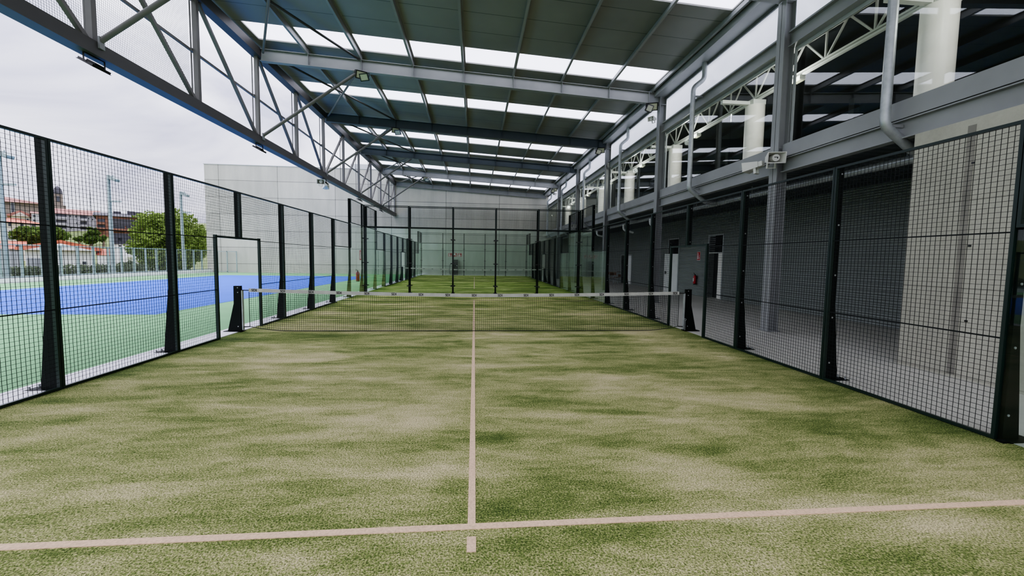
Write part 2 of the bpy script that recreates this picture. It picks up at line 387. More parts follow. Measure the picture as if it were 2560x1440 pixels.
# ------------------------------------------------------------------ lattice truss on the open side
NODES = [-9.72,-6.45,-3.2] + [0.1 + 3.2725*k for k in range(0, 10)]
NODES = [n for n in NODES if n < 30] + [YW-.1]
ZB0, ZB1, ZT0, ZT1 = 5.66, 5.94, 8.72, 9.02
t = thing('lattice_truss', (XT,-8.0,ZB0), 'long grey steel lattice truss carrying the open side of the roof', 'truss')
def hchord(mb, z0, z1, w=.30):
    zc = (z0+z1)/2
    mb.box(XT-w/2,XT-w/2+.018,Y0R,YW,z0,z1).box(XT+w/2-.018,XT+w/2,Y0R,YW,z0,z1).box(XT-w/2+.018,XT+w/2-.018,Y0R,YW,zc-.008,zc+.008)
mb = MB(); hchord(mb, ZB0, ZB1); mb.box(XT-.13,XT+.13,Y0R,YW,ZB0,ZB0+.012); mb.build('bottom_chord', MT['chord'], t)
mb = MB(); hchord(mb, ZT0, ZT1); mb.box(XT-.13,XT+.13,Y0R,YW,ZT0,ZT0+.012); mb.build('top_chord', MT['chord'], t)
for k, y in enumerate(NODES):
    MB().box(XT-.06,XT+.06,y-.06,y+.06,ZB1,ZT0).build('vertical', MT['truss'], t)
for k in range(len(NODES)-1):
    a, b = NODES[k], NODES[k+1]
    if b < 13.4: p, q = (XT,a+.12,ZT0), (XT,b-.12,ZB1)
    else: p, q = (XT,a+.12,ZB1), (XT,b-.12,ZT0)
    MB().bar(p, q, .09, .09, (1,0,0)).build('diagonal', MT['truss'], t)
ZM = 7.36
MB().box(XT-.17,XT-.11,Y0R,YW,ZM-.03,ZM+.03).build('mid_rail', MT['truss'], t)
for y in NODES[:-1]: MB().box(XT-.11,XT-.06,y-.10,y-.02,ZM-.05,ZM+.03).build('rail_bracket', MT['truss'], t)
for y in NODES[1:-1]:
    MB().box(XT-.23,XT-.20,y+.10,y+.13,ZB1-.1,ZT0+.1).build('net_post', MT['truss'], t)
for a, b, nm in ((-6.35,-3.1,'nearest bay of the truss'),(-3.07,.2,'second bay of the truss'),(.23,3.47,'third bay of the truss')):
    mb = MB(); y = a
    while y < b: mb.wire((XT-.25,y,ZB1-.05),(XT-.25,y,ZT0+.05),.005); y += .05
    z = ZB1-.05
    while z < ZT0+.05: mb.wire((XT-.25,a,z),(XT-.25,b,z),.005); z += .05
    o = mb.build('protective_netting', MT['net_wire']); tag(o, 'fine grey protective netting hung behind the '+nm, 'netting', 'netting behind the truss')
# knee braces and roof cross bracing
for i, f in enumerate(FR):
    t = thing('knee_brace', (XT,f,ZB1), 'grey tube brace rising from truss to rafter, '+bn[i]+' one from the camera', 'brace', 'knee braces')
    p, q = Vector((XT+.17,f+.0,ZB1+.05)), Vector((-4.32,f,beamz(-4.3)-.45))
    MB().tube([p, q], .055, 12).build('tube', MT['truss'], t)
    MB().box(-4.45,-4.15,f-.06,f+.06,beamz(-4.3)-.45,beamz(-4.3)-.425).build('gusset', MT['steel'], t)
    MB().box(XT+.151,XT+.19,f-.06,f+.06,ZB1-.12,ZB1+.12).build('gusset', MT['steel'], t)
bays = [(-6.45,FR[0])] + [(FR[i],FR[i+1]) for i in range(4)] + [(FR[4],YW-.3)]
for i, (a, b) in enumerate(bays):
    zl, zr = beamz(-7.5)-.06, beamz(-4.25)-.03
    for (p, q, nm) in (((-7.5,a+.14,zl),(-4.2,b-.14,zr),'leaning away from the truss'),((-7.5,b-.14,zl-.1),(-4.2,a+.14,zr-.1),'leaning back towards the truss')):
        if i == 0 and nm.startswith('leaning back'): continue
        o = MB().tube([p, q], .04, 10).build('roof_brace', MT['chord'] if 'away' in nm else MT['truss'])
        tag(o, 'thin roof bracing tube by the truss, %s bay, %s' % (ORD[i], nm), 'brace', 'roof bracing tubes')

# ------------------------------------------------------------------ gutter, downpipes
t = thing('gutter', (7.2,Y0R,8.02), 'long grey box gutter along the low roof edge above the glazing', 'gutter')
MB().box(6.93,7.5,Y0R,YW,8.02,8.04).box(6.93,6.95,Y0R,YW,8.04,8.36).box(7.48,7.5,Y0R,YW,8.04,8.40).box(6.90,6.93,Y0R,YW,8.32,8.37).build('trough', MT['steel'], t)
MB().box(7.36,7.47,Y0R,YW,7.93,8.02).build('head_rail', MT['steel_dark'], t)
def bend(p):   # round the corners of a polyline
    out = [Vector(p[0])]
    for i in range(1, len(p)-1):
        a, b, c_ = Vector(p[i-1]), Vector(p[i]), Vector(p[i+1]); r = .12
        a2 = b + (a-b).normalized()*r; c2 = b + (c_-b).normalized()*r
        for k in range(5):
            u = k/4; out.append(a2*(1-u)**2 + b*2*u*(1-u) + c2*u*u)
    out.append(Vector(p[-1])); return out
PY = [-2.78, 3.7, 10.35, 17.0, 23.8, 30.3]
for i, y in enumerate(PY):
    t = thing('downpipe', (6.95,y,3.6), 'galvanised downpipe dropping from the gutter past the glazing, %s one from the camera' % ORD[i], 'pipe', 'galvanised downpipes')
    MB().tube(bend([(7.30,y,8.018),(7.30,y,7.50),(6.95,y,7.22),(6.95,y,4.02),(7.55,y,3.60),(7.87,y,3.585)]), .075, 16).build('pipe', MT['galv'], t)
    for z, xe in ((6.95,7.28),(4.02,7.29)): MB().box(7.02,xe,y-.02,y+.02,z-.025,z+.025).build('bracket', MT['steel'], t)
    MB().tube([(6.95,y,6.2),(6.95,y,6.26)], .08, 16).build('coupling', MT['galv'], t)

# ------------------------------------------------------------------ facade: floor beam, transom, glass, milky panels
spans = [(-7.2, FR[0])] + [(FR[i], FR[i+1]) for i in range(4)] + [(FR[4], YW)]
wn = 20
for i, (a, b) in enumerate(spans):
    a2, b2 = a+.135, (b-.135 if i < 5 else b-.02)
    t = thing('floor_beam', (7.29,a2,3.80), 'grey steel floor beam with sill band between columns, %s bay from the camera' % ORD[i], 'beam', 'floor beams of the glazed side')
    MB().box(7.30,7.312,a2,b2,3.82,4.10).box(7.22,7.40,a2,b2,3.80,3.82).box(7.22,7.40,a2,b2,4.10,4.12).build('beam', MT['steel'], t)
    MB().box(7.24,7.42,a2,b2,4.145,4.45).build('sill_band', MT['steel'], t)
    t = thing('transom_beam', (7.29,a2,6.6), 'grey steel transom between clear glass and milky panels, %s bay from the camera' % ORD[i], 'beam', 'transoms of the glazed side')
    MB().box(7.31,7.322,a2,b2,6.68,6.98).box(7.22,7.42,a2,b2,6.66,6.68).box(7.22,7.42,a2,b2,6.98,7.02).build('beam', MT['steel'], t)
    t = MB().box(7.40,7.405,a2,b2,7.02,7.93).build('window_%d' % wn, MT['poly']); wn += 1; struct(t)
    n = 3; L = (b2-a2)
    if i < 5 or True:
        o = MB().box(7.40,7.44,a2,b2,4.45,4.49).box(7.40,7.44,a2,b2,6.58,6.66).box(7.40,7.44,a2,a2+.05,4.49,6.58).box(7.40,7.44,b2-.05,b2,4.49,6.58).build('window_%d' % wn, MT['alu']); wn += 1; struct(o)
        cuts = [a2+.05 + (L-.1)*k/n for k in range(n+1)]
        for k in range(n):
            p = MB().box(7.415,7.425,cuts[k]+.006,cuts[k+1]-.006,4.49,6.58).build('glass_pane', MT['facade_glass'], o)

# ------------------------------------------------------------------ upper hall behind the glass
o = MB().box(7.5, 22, -16, YW, 4.12, 4.42).build('floor_hall', MT['slab']); struct(o)
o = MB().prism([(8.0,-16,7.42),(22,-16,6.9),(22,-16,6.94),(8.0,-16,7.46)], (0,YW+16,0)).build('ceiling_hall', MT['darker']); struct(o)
o = MB().prism([(8.0,-16,7.465),(22,-16,6.945),(22,-16,6.98),(8.0,-16,7.50)], (0,YW+16,0)).box(7.44,8.0,-16,YW,6.985,7.0).box(7.99,8.03,-16,YW,7.0,7.50).build('ceiling_hall_bounce_roof', MT['white']); struct(o)  # unseen roof top, shaped low and white to bounce daylight onto milky panels
o = MB().box(-7.6, 22, -16.7, -16.35, -.3, 5.2).build('wall_near_blocker', MT['wall']); struct(o)  # unseen wall, added to keep the open rear sky out of glass reflections
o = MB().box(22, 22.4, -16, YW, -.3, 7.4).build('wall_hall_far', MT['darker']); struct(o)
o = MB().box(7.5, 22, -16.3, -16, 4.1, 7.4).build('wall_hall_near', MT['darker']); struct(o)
WC = [-2.15, 2.93, 8.0, 13.25, 18.2, 23.3, 28.4]
for i, y in enumerate(WC):
    t = thing('round_column', (8.55,y,4.42), 'white round column behind the upper glazing, %s one from the camera' % ORD[i], 'column', 'white round columns')
    MB().tube([(8.55,y,4.42),(8.55,y,6.44)], .27, 28).build('shaft', MT['cream'], t)
    MB().box(8.35,8.75,y-.2,y+.2,6.44,6.58).build('bearing', MT['white'], t)
    o = MB().box(7.46,8.34,y-.06,y+.06,6.46,6.56).build('bracket_beam', MT['white']); tag(o, 'white bracket bar from glazing to round column, %s one from the camera' % ORD[i], 'beam', 'white bracket bars')
t = thing('hall_truss', (8.55,-6,6.58), 'white slender lattice girder standing on the round columns behind the glazing', 'truss')
MB().box(8.51,8.59,-9,YW,6.58,6.63).box(8.51,8.59,-9,YW,6.66,6.70).build('bottom_chord', MT['white'], t)
MB().box(8.52,8.58,-9,YW,7.32,7.37).build('top_chord', MT['white'], t)
y = -8.5; k = 0
while y < YW-1.3:
    MB().bar((8.55,y,6.70),(8.55,y,7.32),.04,.04).build('post', MT['white'], t)
    MB().bar((8.55,y+.05,6.70),(8.55,y+.62,7.32),.04,.04,(1,0,0)).build('web', MT['white'], t)
    MB().bar((8.55,y-.05,6.70),(8.55,y-.55,7.32),.04,.04,(1,0,0)).build('web', MT['white'], t)
    y += 1.27
for i, (xx, yy) in enumerate(((12.0,FR[0]+3),(12.0,FR[1]+3),(12.0,FR[2]+3),(12,FR[3]+3))):
    o = MB().box(xx-.1,xx+.1,yy-.1,yy+.1,4.42,6.9).build('hall_post', MT['dark']); tag(o, 'dark square post inside the upper hall, %s one from the camera' % ORD[i], 'post', 'dark hall posts')
for i, y in enumerate(WC):
    t = thing('hall_luminaire', (8.55,y-1.7,6.46), 'small white lamp under the white hall girder, %s one from the camera' % ORD[i], 'light', 'hall lamps')
    MB().box(8.46,8.64,y-1.85,y-1.55,6.48,6.578).build('housing', MT['white'], t); MB().box(8.48,8.62,y-1.83,y-1.57,6.465,6.48).build('diffuser', MT['lens'], t)
    ld = bpy.data.lights.new('hall_lamp', 'POINT'); ld.energy = 22; ld.shadow_soft_size = .12; ld.color = (.97,1,.96)
    lo = bpy.data.objects.new('bulb', ld); COL.objects.link(lo); lo.parent = t; lo.location = (-.38,0,-.20)
# extinguisher board seen through the far glazing
t = thing('wall_notice', (7.55,19.2,4.9), 'narrow red notice hanging inside the far upper glazing', 'sign')
MB().box(7.55,7.57,19.2,19.55,5.35,5.95).build('board', MT['redsign'], t); MB().box(7.545,7.55,19.25,19.5,5.38,5.44).build('white_stripe', MT['white'], t)
MB().box(7.555,7.565,19.35,19.38,4.42,5.35).build('stem', MT['steel'], t)

# ------------------------------------------------------------------ floodlights, speakers
def flood(loc, label, yaw, pitch, group, size=.36, arm=.18):
    t = thing('floodlight', loc, label, 'floodlight', group)
    Mx = Matrix.Translation(Vector(loc) + Vector((0,0,-arm))) @ Matrix.Rotation(yaw,4,'Z') @ Matrix.Rotation(pitch,4,'X')
    def tr(mb): mb.v = [tuple(Mx @ Vector(v)) for v in mb.v]; return mb
    w, h = size, size*.72
    tr(MB().prism([(-w/2,-.02,-h/2),(w/2,-.02,-h/2),(w/2,-.02,h/2),(-w/2,-.02,h/2)], (0,.045,0)).box(-w/2-.012,w/2+.012,-.03,-.018,-h/2-.012,-h/2+.02).box(-w/2-.012,w/2+.012,-.03,-.018,h/2-.02,h/2+.012)
       .box(-w/2-.012,-w/2+.02,-.03,-.018,-h/2,h/2).box(w/2-.02,w/2+.012,-.03,-.018,-h/2,h/2).box(-w*.25,w*.25,.025,.06,-h*.3,h*.3)).build('housing', MT['black'], t)
    tr(MB().box(-w/2+.02,w/2-.02,-.0245,-.0205,-h/2+.02,h/2-.02)).build('lens', MT['lens'], t)
    b = MB(); p = [Mx @ Vector((-w/2-.03,0,0)), Mx @ Vector((w/2+.03,0,0))]; top = Vector(loc)
    d = (p[1]-p[0]).normalized(); a1 = top - d*(w/2+.03); a2 = top + d*(w/2+.03)
    b.bar(p[0], a1, .025, .012).bar(p[1], a2, .025, .012).bar(a1, a2, .025, .012); b.build('yoke', MT['black'], t)
    return t
for i, f in enumerate(FR):
    flood((XT+.02,f,ZB0-.008), 'black floodlight hung under the lattice truss facing the sports court, %s one from the camera' % ORD[i], R(-90), R(62), 'floodlights under the truss', .42, .16)
for i, f in enumerate((FR[1],FR[2],FR[4])):
    z = beamz(-4.14)-.42
    where = ('second','third','fifth')[i]
    flood((-4.14,f-.12,z), 'black floodlight under the %s rafter near the truss side, upper of its pair' % where, R(28), R(32), 'floodlights under the rafters', .36, .13)
    flood((-3.98,f-.30,z-.16), 'black floodlight under the %s rafter near the truss side, lower of its pair' % where, R(-20), R(30), 'floodlights under the rafters', .32, .12)
    z = beamz(6.75)-.42
    flood((6.82,f-.12,z+.0), 'black floodlight beside the %s column top, upper of its pair' % where, R(-22), R(30), 'floodlights under the rafters', .38, .14)
    flood((6.62,f-.30,z-.14), 'black floodlight beside the %s column top, lower of its pair' % where, R(30), R(30), 'floodlights under the rafters', .34, .13)
def horn(loc, label, yaw, group, s=1.0, pitch=8):
    t = thing('horn_speaker', loc, label, 'speaker', group)
    Mx = Matrix.Translation(Vector(loc)) @ Matrix.Rotation(yaw,4,'Z') @ Matrix.Rotation(R(pitch),4,'X') @ Matrix.Scale(s,4)
    def tr(mb): mb.v = [tuple(Mx @ Vector(v)) for v in mb.v]; return mb
    W, H, w2, h2, D = .19, .12, .09, .07, .34   # mouth faces local -Y
    o_ = [(-W,-D,-H),(W,-D,-H),(W,-D,H),(-W,-D,H)]; i_ = [(x*.90,-D,z*.87) for x,_,z in o_]; b_ = [(-w2,.0,-h2),(w2,0,-h2),(w2,0,h2),(-w2,0,h2)]; bi = [(x*.8,-.03,z*.8) for x,_,z in b_]
    vs = o_+i_+b_+bi; fs = []
    for k in range(4):
        j = (k+1)%4; fs += [(k,j,4+j,4+k),(8+k,8+j,j,k),(4+k,4+j,12+j,12+k)]
    fs += [(11,10,9,8),(12,13,14,15)]
    mb = MB(); mb.add(vs, fs); mb.box(-.07,.07,0,.09,-.06,.06); tr(mb).build('horn', MT['plastic'], t)
    mb = MB(); mb.tube([(0,-.30,0),(0,-.04,0)], [.075,.085], 20); tr(mb).build('driver_plug', MT['plastic'], t)
    tr(MB().box(-.04,.04,-.303,-.30,.005,.02).box(.02,.04,-.303,-.30,-.02,.005)).build('emblem', MT['black'], t)
    tr(MB().box(-.09,-.07,-.12,-.06,-.2,-.06).box(.07,.09,-.12,-.06,-.2,-.06).box(-.09,.09,-.12,-.06,-.215,-.2)).build('bracket', MT['plastic'], t)
    return t
horn((6.98,.02,4.12), 'beige horn loudspeaker on the nearest steel column facing the camera', R(-14), 'horn speakers', 1.05)
horn((6.86,.22,4.03), 'beige horn loudspeaker on the nearest steel column turned to the far courts', R(-150), 'horn speakers', .95)
horn((6.95,FR[3]-.2,4.05), 'beige horn loudspeaker on the fourth steel column above the far court fence', R(-10), 'horn speakers', 1.0)
horn((6.95,FR[1]-.05,7.18), 'pale horn loudspeaker below the floodlights on the second column', R(-60), 'horn speakers', .7)
horn((6.95,FR[4]-.05,7.30), 'pale horn loudspeaker below the floodlights on the fifth column', R(-60), 'horn speakers', .7)
horn((XT+.05,FR[2]-.62,5.40), 'pale horn loudspeaker under the truss facing the camera side', R(20), 'horn speakers', 1.0)
horn((XT-.12,FR[2]-.15+.75,5.42), 'pale horn loudspeaker under the truss facing the far wall', R(200), 'horn speakers', .9)

# ------------------------------------------------------------------ padel court enclosure
WIRE = .05
def mesh_wires(mb, u0, u1, z0, z1, x=0.0, extra=()):
    n = round((u1-u0)/WIRE); k = round((z1-z0)/WIRE)
    for i in range(1, n): u = u0+(u1-u0)*i/n; mb.wire((x,u,z0),(x,u,z1),.0035)
    for i in range(1, k): z = z0+(z1-z0)*i/k; mb.wire((x+.004,u0,z),(x+.004,u1,z),.0035)
    for z in extra: mb.bar((x+.005,u0,z),(x+.005,u1,z),.010,.014)
FT = .03
def frame_rect(mb, u0, u1, z0, z1):
    mb.box(-.018,.018,u0,u1,z0,z0+FT).box(-.018,.018,u0,u1,z1-FT,z1).box(-.018,.018,u0,u0+FT,z0+FT,z1-FT).box(-.018,.018,u1-FT,u1,z0+FT,z1-FT)
PROTO = {}
def mesh_panel(kind, loc, rot, label, group):
    if kind in PROTO:
        c_ = copy_tree(PROTO[kind], loc, label, rot); c_['group'] = group; return c_
    t = thing('mesh_fence_panel', (0,0,0), label, 'fence panel', group); fm, wm = MB(), MB(); e = .004
    if kind == 'full': frame_rect(fm, e, 2-e, 0.006, 3); mesh_wires(wm, FT, 2-FT, .04, 3-FT, 0, (.98,1.98))
    elif kind == 'door_a':   # opening at the far end (local y 1.1 to 2)
        fm.box(-.02,.02,e,2-e,3-FT,3).box(-.02,.02,e,e+FT,.006,3-FT).box(-.02,.02,2-e-FT,2-e,2.04,3-FT).box(-.02,.02,e+FT,1.10,.006,.006+FT).box(-.025,.025,1.10,1.15,.006,2.05).box(-.02,.02,1.15,2-e,2.0,2.04)
        mesh_wires(wm, FT, 1.10, .04, 2.0, 0, (.98,)); mesh_wires(wm, FT, 2-FT, 2.0, 3-FT, 0, ())
        wm.bar((.005,FT,1.99),(.005,1.1,1.99),.01,.014)
    elif kind == 'door_b':   # opening at the near end (local y 0 to 0.78)
        fm.box(-.02,.02,e,2-e,3-FT,3).box(-.02,.02,2-e-FT,2-e,.006,3-FT).box(-.02,.02,e,e+FT,2.04,3-FT).box(-.02,.02,.78,2-e-FT,.006,.006+FT).box(-.025,.025,.74,.79,.006,2.05).box(-.02,.02,e,.74,2.0,2.04)
        mesh_wires(wm, .79, 2-FT, .04, 2.0, 0, (.98,)); mesh_wires(wm, FT, 2-FT, 2.0, 3-FT, 0, ())
        wm.bar((.005,.79,1.99),(.005,2-FT,1.99),.01,.014)
    elif kind == 'mid': frame_rect(fm, e, 2-e, 2.02, 3); mesh_wires(wm, FT, 2-FT, 2.05, 3-FT)
    elif kind == 'top': frame_rect(fm, e, 2-e, 3.02, 4); mesh_wires(wm, FT, 2-FT, 3.05, 4-FT)
    fm.build('frame', MT['frame'], t); wm.build('wire_mesh', MT['wire'], t)
    PROTO[kind] = t; t.location = loc; t.rotation_euler = (0,0,rot); return t
def glass_panel(kind, loc, rot, label, group):
    key = 'g'+kind
    if key in PROTO: c_ = copy_tree(PROTO[key], loc, label, rot); c_['group'] = group; return c_
    t = thing('glass_wall_panel', (0,0,0), label, 'glass panel', group); h = 2.0 if kind == 'low' else 3.0
    MB().box(-.006,.006,.012,1.988,.02,h).build('pane', MT['glass'], t)
    b = MB(); b2 = MB()
    for u in (.05,1.95): b2.box(-.035,.035,u-.03,u+.03,0.0,.02)
    b2.build('foot_shoe', MT['fence'], t)
    PROTO[key] = t; t.location = loc; t.rotation_euler = (0,0,rot); return t
# flared plate post; local +X points outwards
def post(kind, loc, rot, label, group):
    key = 'p'+kind
    if key in PROTO: c_ = copy_tree(PROTO[key], loc, label, rot); c_['group'] = group; return c_
    t = thing('fence_post', (0,0,0), label, 'fence post', group); h = 4.0 if kind == 'tall' else 3.0; y0 = -.03
    if kind == 'door':
        MB().prism([(.022,y0,2.0),(.095,y0,2.0),(.095,y0,3.0),(.022,y0,3.0)], (0,.06,0)).build('post', MT['fence'], t)
    else:
        MB().prism([(.022,y0,0),(.20,y0,0),(.19,y0,.12),(.095,y0,1.1),(.095,y0,h),(.022,y0,h)], (0,.06,0)).build('post', MT['fence'], t)
        MB().box(.03,.34,-.09,.09,.0,.014).build('base_plate', MT['fence'], t)
        for s in (-.06,.06): MB().tube([(.30,s,.014),(.30,s,.05)], .013, 6).build('anchor_bolt', MT['galv'], t)
    b = MB()
    for z in ([2.12,2.9] if kind == 'door' else [.25,.9,1.5,2.2,2.9] + ([3.8] if kind == 'tall' else [])):
        b.tube([(.06,y0-.006,z),(.06,y0,z)], .012, 8)
    b.build('bolt', MT['galv'], t)
    PROTO[key] = t; t.location = loc; t.rotation_euler = (0,0,rot); return t

def court(ci, cy):
    cn = WHICH[ci]
    for s, side in ((-1,'left'),(1,'right')):
        X = 5.0*s
        grp = '%s side fence of the %s' % (side, cn)
        rr = 0 if s > 0 else math.pi          # outward
        segs = []
        ys = [-10,-8,-6,-4,-2,0,2,4,6,8]
        for y in ys:
            if ci == 0 and y < -6 and s < 0: continue
            if ci == 0 and y < -8: continue
            k = {-2:'door_a',0:'door_b'}.get(y, 'full')
            dist = {-4:'second before the doorway',-6:'third before the doorway',-2:'framing the near half of the doorway',0:'framing the far half of the doorway',2:'first past the doorway',4:'second past the doorway'}.get(y, '')
            if abs(y+1) < 6:
                mesh_panel(k, (X,cy+y,0), 0, 'dark wire mesh panel, %s fence of %s, %s' % (side, cn, dist), grp)
            else:
                endn = 'far end' if y > 0 else 'near end'
                low = y in (6,-8)
                glass_panel('low' if low else 'high', (X,cy+y,0), 0, '%s clear glass panel, %s side of %s, %s' % ('low' if low else 'tall corner', side, cn, endn), 'side glass of the '+cn)
                mesh_panel('mid' if low else 'top', (X,cy+y,0), 0, 'short mesh panel above %s glass, %s side of %s, %s' % ('low' if low else 'corner', side, cn, endn), grp)
        for y in [-10,-8,-6,-4,-2,0,2,4,6,8,10]:
            if ci == 0 and (y < -6 or (y < -4 and s < 0)): continue
            if ci == 0 and y == -8: continue
            kind = 'door' if y == 0 else ('tall' if abs(y) >= 8 else 'std')
            nm = {0:'short post above the doorway',-2:'first post before the doorway',-4:'second post before the doorway',-6:'third post before the doorway',2:'first post past the doorway',4:'second post past the doorway',6:'third post past the doorway',8:'tall post past the doorway next to the corner',10:'tall corner post at its far end',-8:'tall post next to its near corner',-10:'tall corner post at its near end'}[y]
            post(kind, (X,cy+y + (.0 if abs(y)<10 else (-.10 if y>0 else .10)),0), rr, 'dark green %s, %s fence of %s' % (nm, side, cn), 'posts of the %s fence of the %s' % (side, cn))
    for e, en in ((-1,'near'),(1,'far')):
        if ci == 0 and e < 0: continue
        Y = cy + 10*e
        grp = '%s end wall of the %s' % (en, cn)
        pn = ['leftmost','second from left','middle','second from right','rightmost']
        for k in range(5):
            x = -5+2*k
            glass_panel('high', (x,Y,0), -math.pi/2, 'tall clear glass panel, %s, %s' % (grp, pn[k]), 'glass of the '+grp)
            mesh_panel('top', (x,Y,0), -math.pi/2, 'short mesh panel topping the %s, %s' % (grp, pn[k]), 'mesh of the '+grp)
        for k in range(6):
            x = -5+2*k; d = .035*e
            t = thing('end_wall_post', (x,Y+d,0), 'slim dark post of the %s, %s' % (grp, ['leftmost','second from left','third from left','third from right','second from right','rightmost'][k]), 'post', 'posts of the '+grp)
            MB().box(x-.03,x+.03,Y+d-.012+.02*e,Y+d+.012+.045*e,0,4.0).build('post', MT['fence'], t)
            cl = MB()
            for z in (.35,1.4,2.5): cl.box(x-.10,x+.10,Y-.022,Y+d+.0,z-.022,z+.022)
            cl.build('glass_clamp', MT['black'], t)
            MB().box(x-.08,x+.08,Y+d-.0,Y+d+.12*e+.0,0,.012).build('base_plate', MT['fence'], t) if e > 0 else MB().box(x-.08,x+.08,Y+d-.12,Y+d,0,.012).build('base_plate', MT['fence'], t)
        o = MB().box(-4.96,4.96,Y+.022*e-.015,Y+.022*e+.015,3.0,3.05).build('rail', MT['fence']); tag(o, 'dark green rail between glass and mesh of the '+grp, 'rail', 'end wall rails')
for ci, cy in enumerate(COURTS): court(ci, cy)

# ------------------------------------------------------------------ nets
def text_mesh(s, size):
    cu = bpy.data.curves.new('t', 'FONT'); cu.body = s; cu.size = size; cu.align_x = 'CENTER'; cu.align_y = 'CENTER'; cu.offset = size*.022; cu.extrude = .0008; cu.resolution_u = 3
    o = bpy.data.objects.new('t', cu); COL.objects.link(o); bpy.context.view_layer.update()
    dg = bpy.context.evaluated_depsgraph_get(); me = bpy.data.meshes.new_from_object(o.evaluated_get(dg)); bpy.data.objects.remove(o)
    me.materials.clear(); me.materials.append(MT['ink']); me.name = 'lettering'; return me
def net(cy, label, ci):
    t = thing('tennis_net', (0,cy,0), label, 'net', 'court nets')
    HW = 4.86
    def ztop(x): return .86 + .085*(abs(x)/HW)**1.6
    def zbot(x): return .012 + .10*max(0,(abs(x)-3.9)/(HW-3.9))**2.2
    mb = MB(); N = 216
    for i in range(N+1):
        x = -HW + 2*HW*i/N; mb.wire((x,cy,zbot(x)),(x,cy,ztop(x)-.07),.0042)
    rows = 18
    for r in range(1, rows):
        S = 24; pr = None
        for i in range(S+1):
            x = -HW+2*HW*i/S; z = zbot(x) + (ztop(x)-.07-zbot(x))*r/rows
            if pr: mb.wire(pr, (x,cy,z), .0042)
            pr = (x,cy,z)
    mb.build('netting', MT['cord'], t)
    e = MB(); P = [(-HW+2*HW*i/40,cy,zbot(-HW+2*HW*i/40)) for i in range(41)]; e.tube(P, .008, 6)
    e.tube([(-HW,cy,zbot(HW)),(-HW,cy,ztop(HW)-.06)], .007, 6); e.tube([(HW,cy,zbot(HW)),(HW,cy,ztop(HW)-.06)], .007, 6); e.build('border_rope', MT['cord'], t)
    b = MB(); S = 60
    for i in range(S):
        x0, x1 = -HW+2*HW*i/S, -HW+2*HW*(i+1)/S; w0 = .004*math.sin(x0*5.1)+.002*math.sin(x0*13); w1 = .004*math.sin(x1*5.1)+.002*math.sin(x1*13)
        z0, z1 = ztop(x0), ztop(x1)
        vs = []
        for (x,z,w) in ((x0,z0,w0),(x1,z1,w1)): vs += [(x,cy-.011+w,z-.075),(x,cy-.007+w,z),(x,cy+.007+w,z),(x,cy+.011+w,z-.075)]
        b.add(vs, [(0,4,5,1),(1,5,6,2),(2,6,7,3),(3,7,4,0)])
    b.build('top_band', MT['band'], t)
    me = TXT
    for k in range(17):
        x = -4.75 + .594*k; w = .004*math.sin(x*5.1)+.002*math.sin(x*13)
        o = bpy.data.objects.new('lettering', me); COL.objects.link(o); o.parent = t
        o.location = (x, -.0135+w, ztop(x)-.038); o.rotation_euler = (math.pi/2+.05, -math.atan((ztop(x+.05)-ztop(x-.05))/.1), 0)
        if k == 0: o['label'] = 'black SDI letters'
    for s in (-1,1): MB().tube([(s*HW,cy,ztop(HW)-.04),(s*5.02,cy,ztop(HW)-.04)], .012, 8).tube([(s*HW,cy,zbot(HW)),(s*5.02,cy,.10)], .012, 8).build('tension_rope', MT['black'], t)
    for s, sd in ((-1,'left'),(1,'right')):
        p = thing('net_post', (5.08*s,cy,0), 'dark green flared net post at the %s end of the net on the %s' % (sd, WHICH[ci]), 'net post', 'net posts')
        y0 = cy-.04
        pts = [(5.02*s,y0,0),(5.30*s,y0,0),(5.16*s,y0,.62),(5.155*s,y0,1.0),(5.02*s,y0,1.0)]
        MB().prism(pts if s > 0 else pts[::-1], (0,.08,0)).build('post', MT['fence'], p)
        MB().box(min(5.0*s,5.36*s),max(5.0*s,5.36*s),cy-.1,cy+.1,0.012,.024).build('base_plate', MT['fence'], p)
        bb = MB()
        for z, dx in ((.96,.11),(.86,.11),(.12,.12)): bb.tube([(5.02*s+dx*s-.06*s,y0-.005,z),(5.02*s+dx*s-.06*s,y0,z)], .011, 8)
        bb.build('bolt', MT['galv'], p)
        MB().box(min(4.985*s,5.005*s),max(4.985*s,5.005*s),cy-.03,cy+.03,.04,.9).build('guide_strip', MT['galv'], p)
        if s > 0:
            MB().tube([(5.01,cy-.06,.03),(5.01,cy-.06,.26)], .006, 6).tube([(5.01+.022*math.cos(a*.63),cy-.06,.282+.022*math.sin(a*.63)) for a in range(11)], .005, 6).build('ratchet_handle', MT['galv'], p)
    return t
TXT = text_mesh('SDI', .076)
net(0.0, 'tennis style net with printed white band across the near court', 0)
net(COURTS[1], 'tennis style net with white band across the far court', 1)

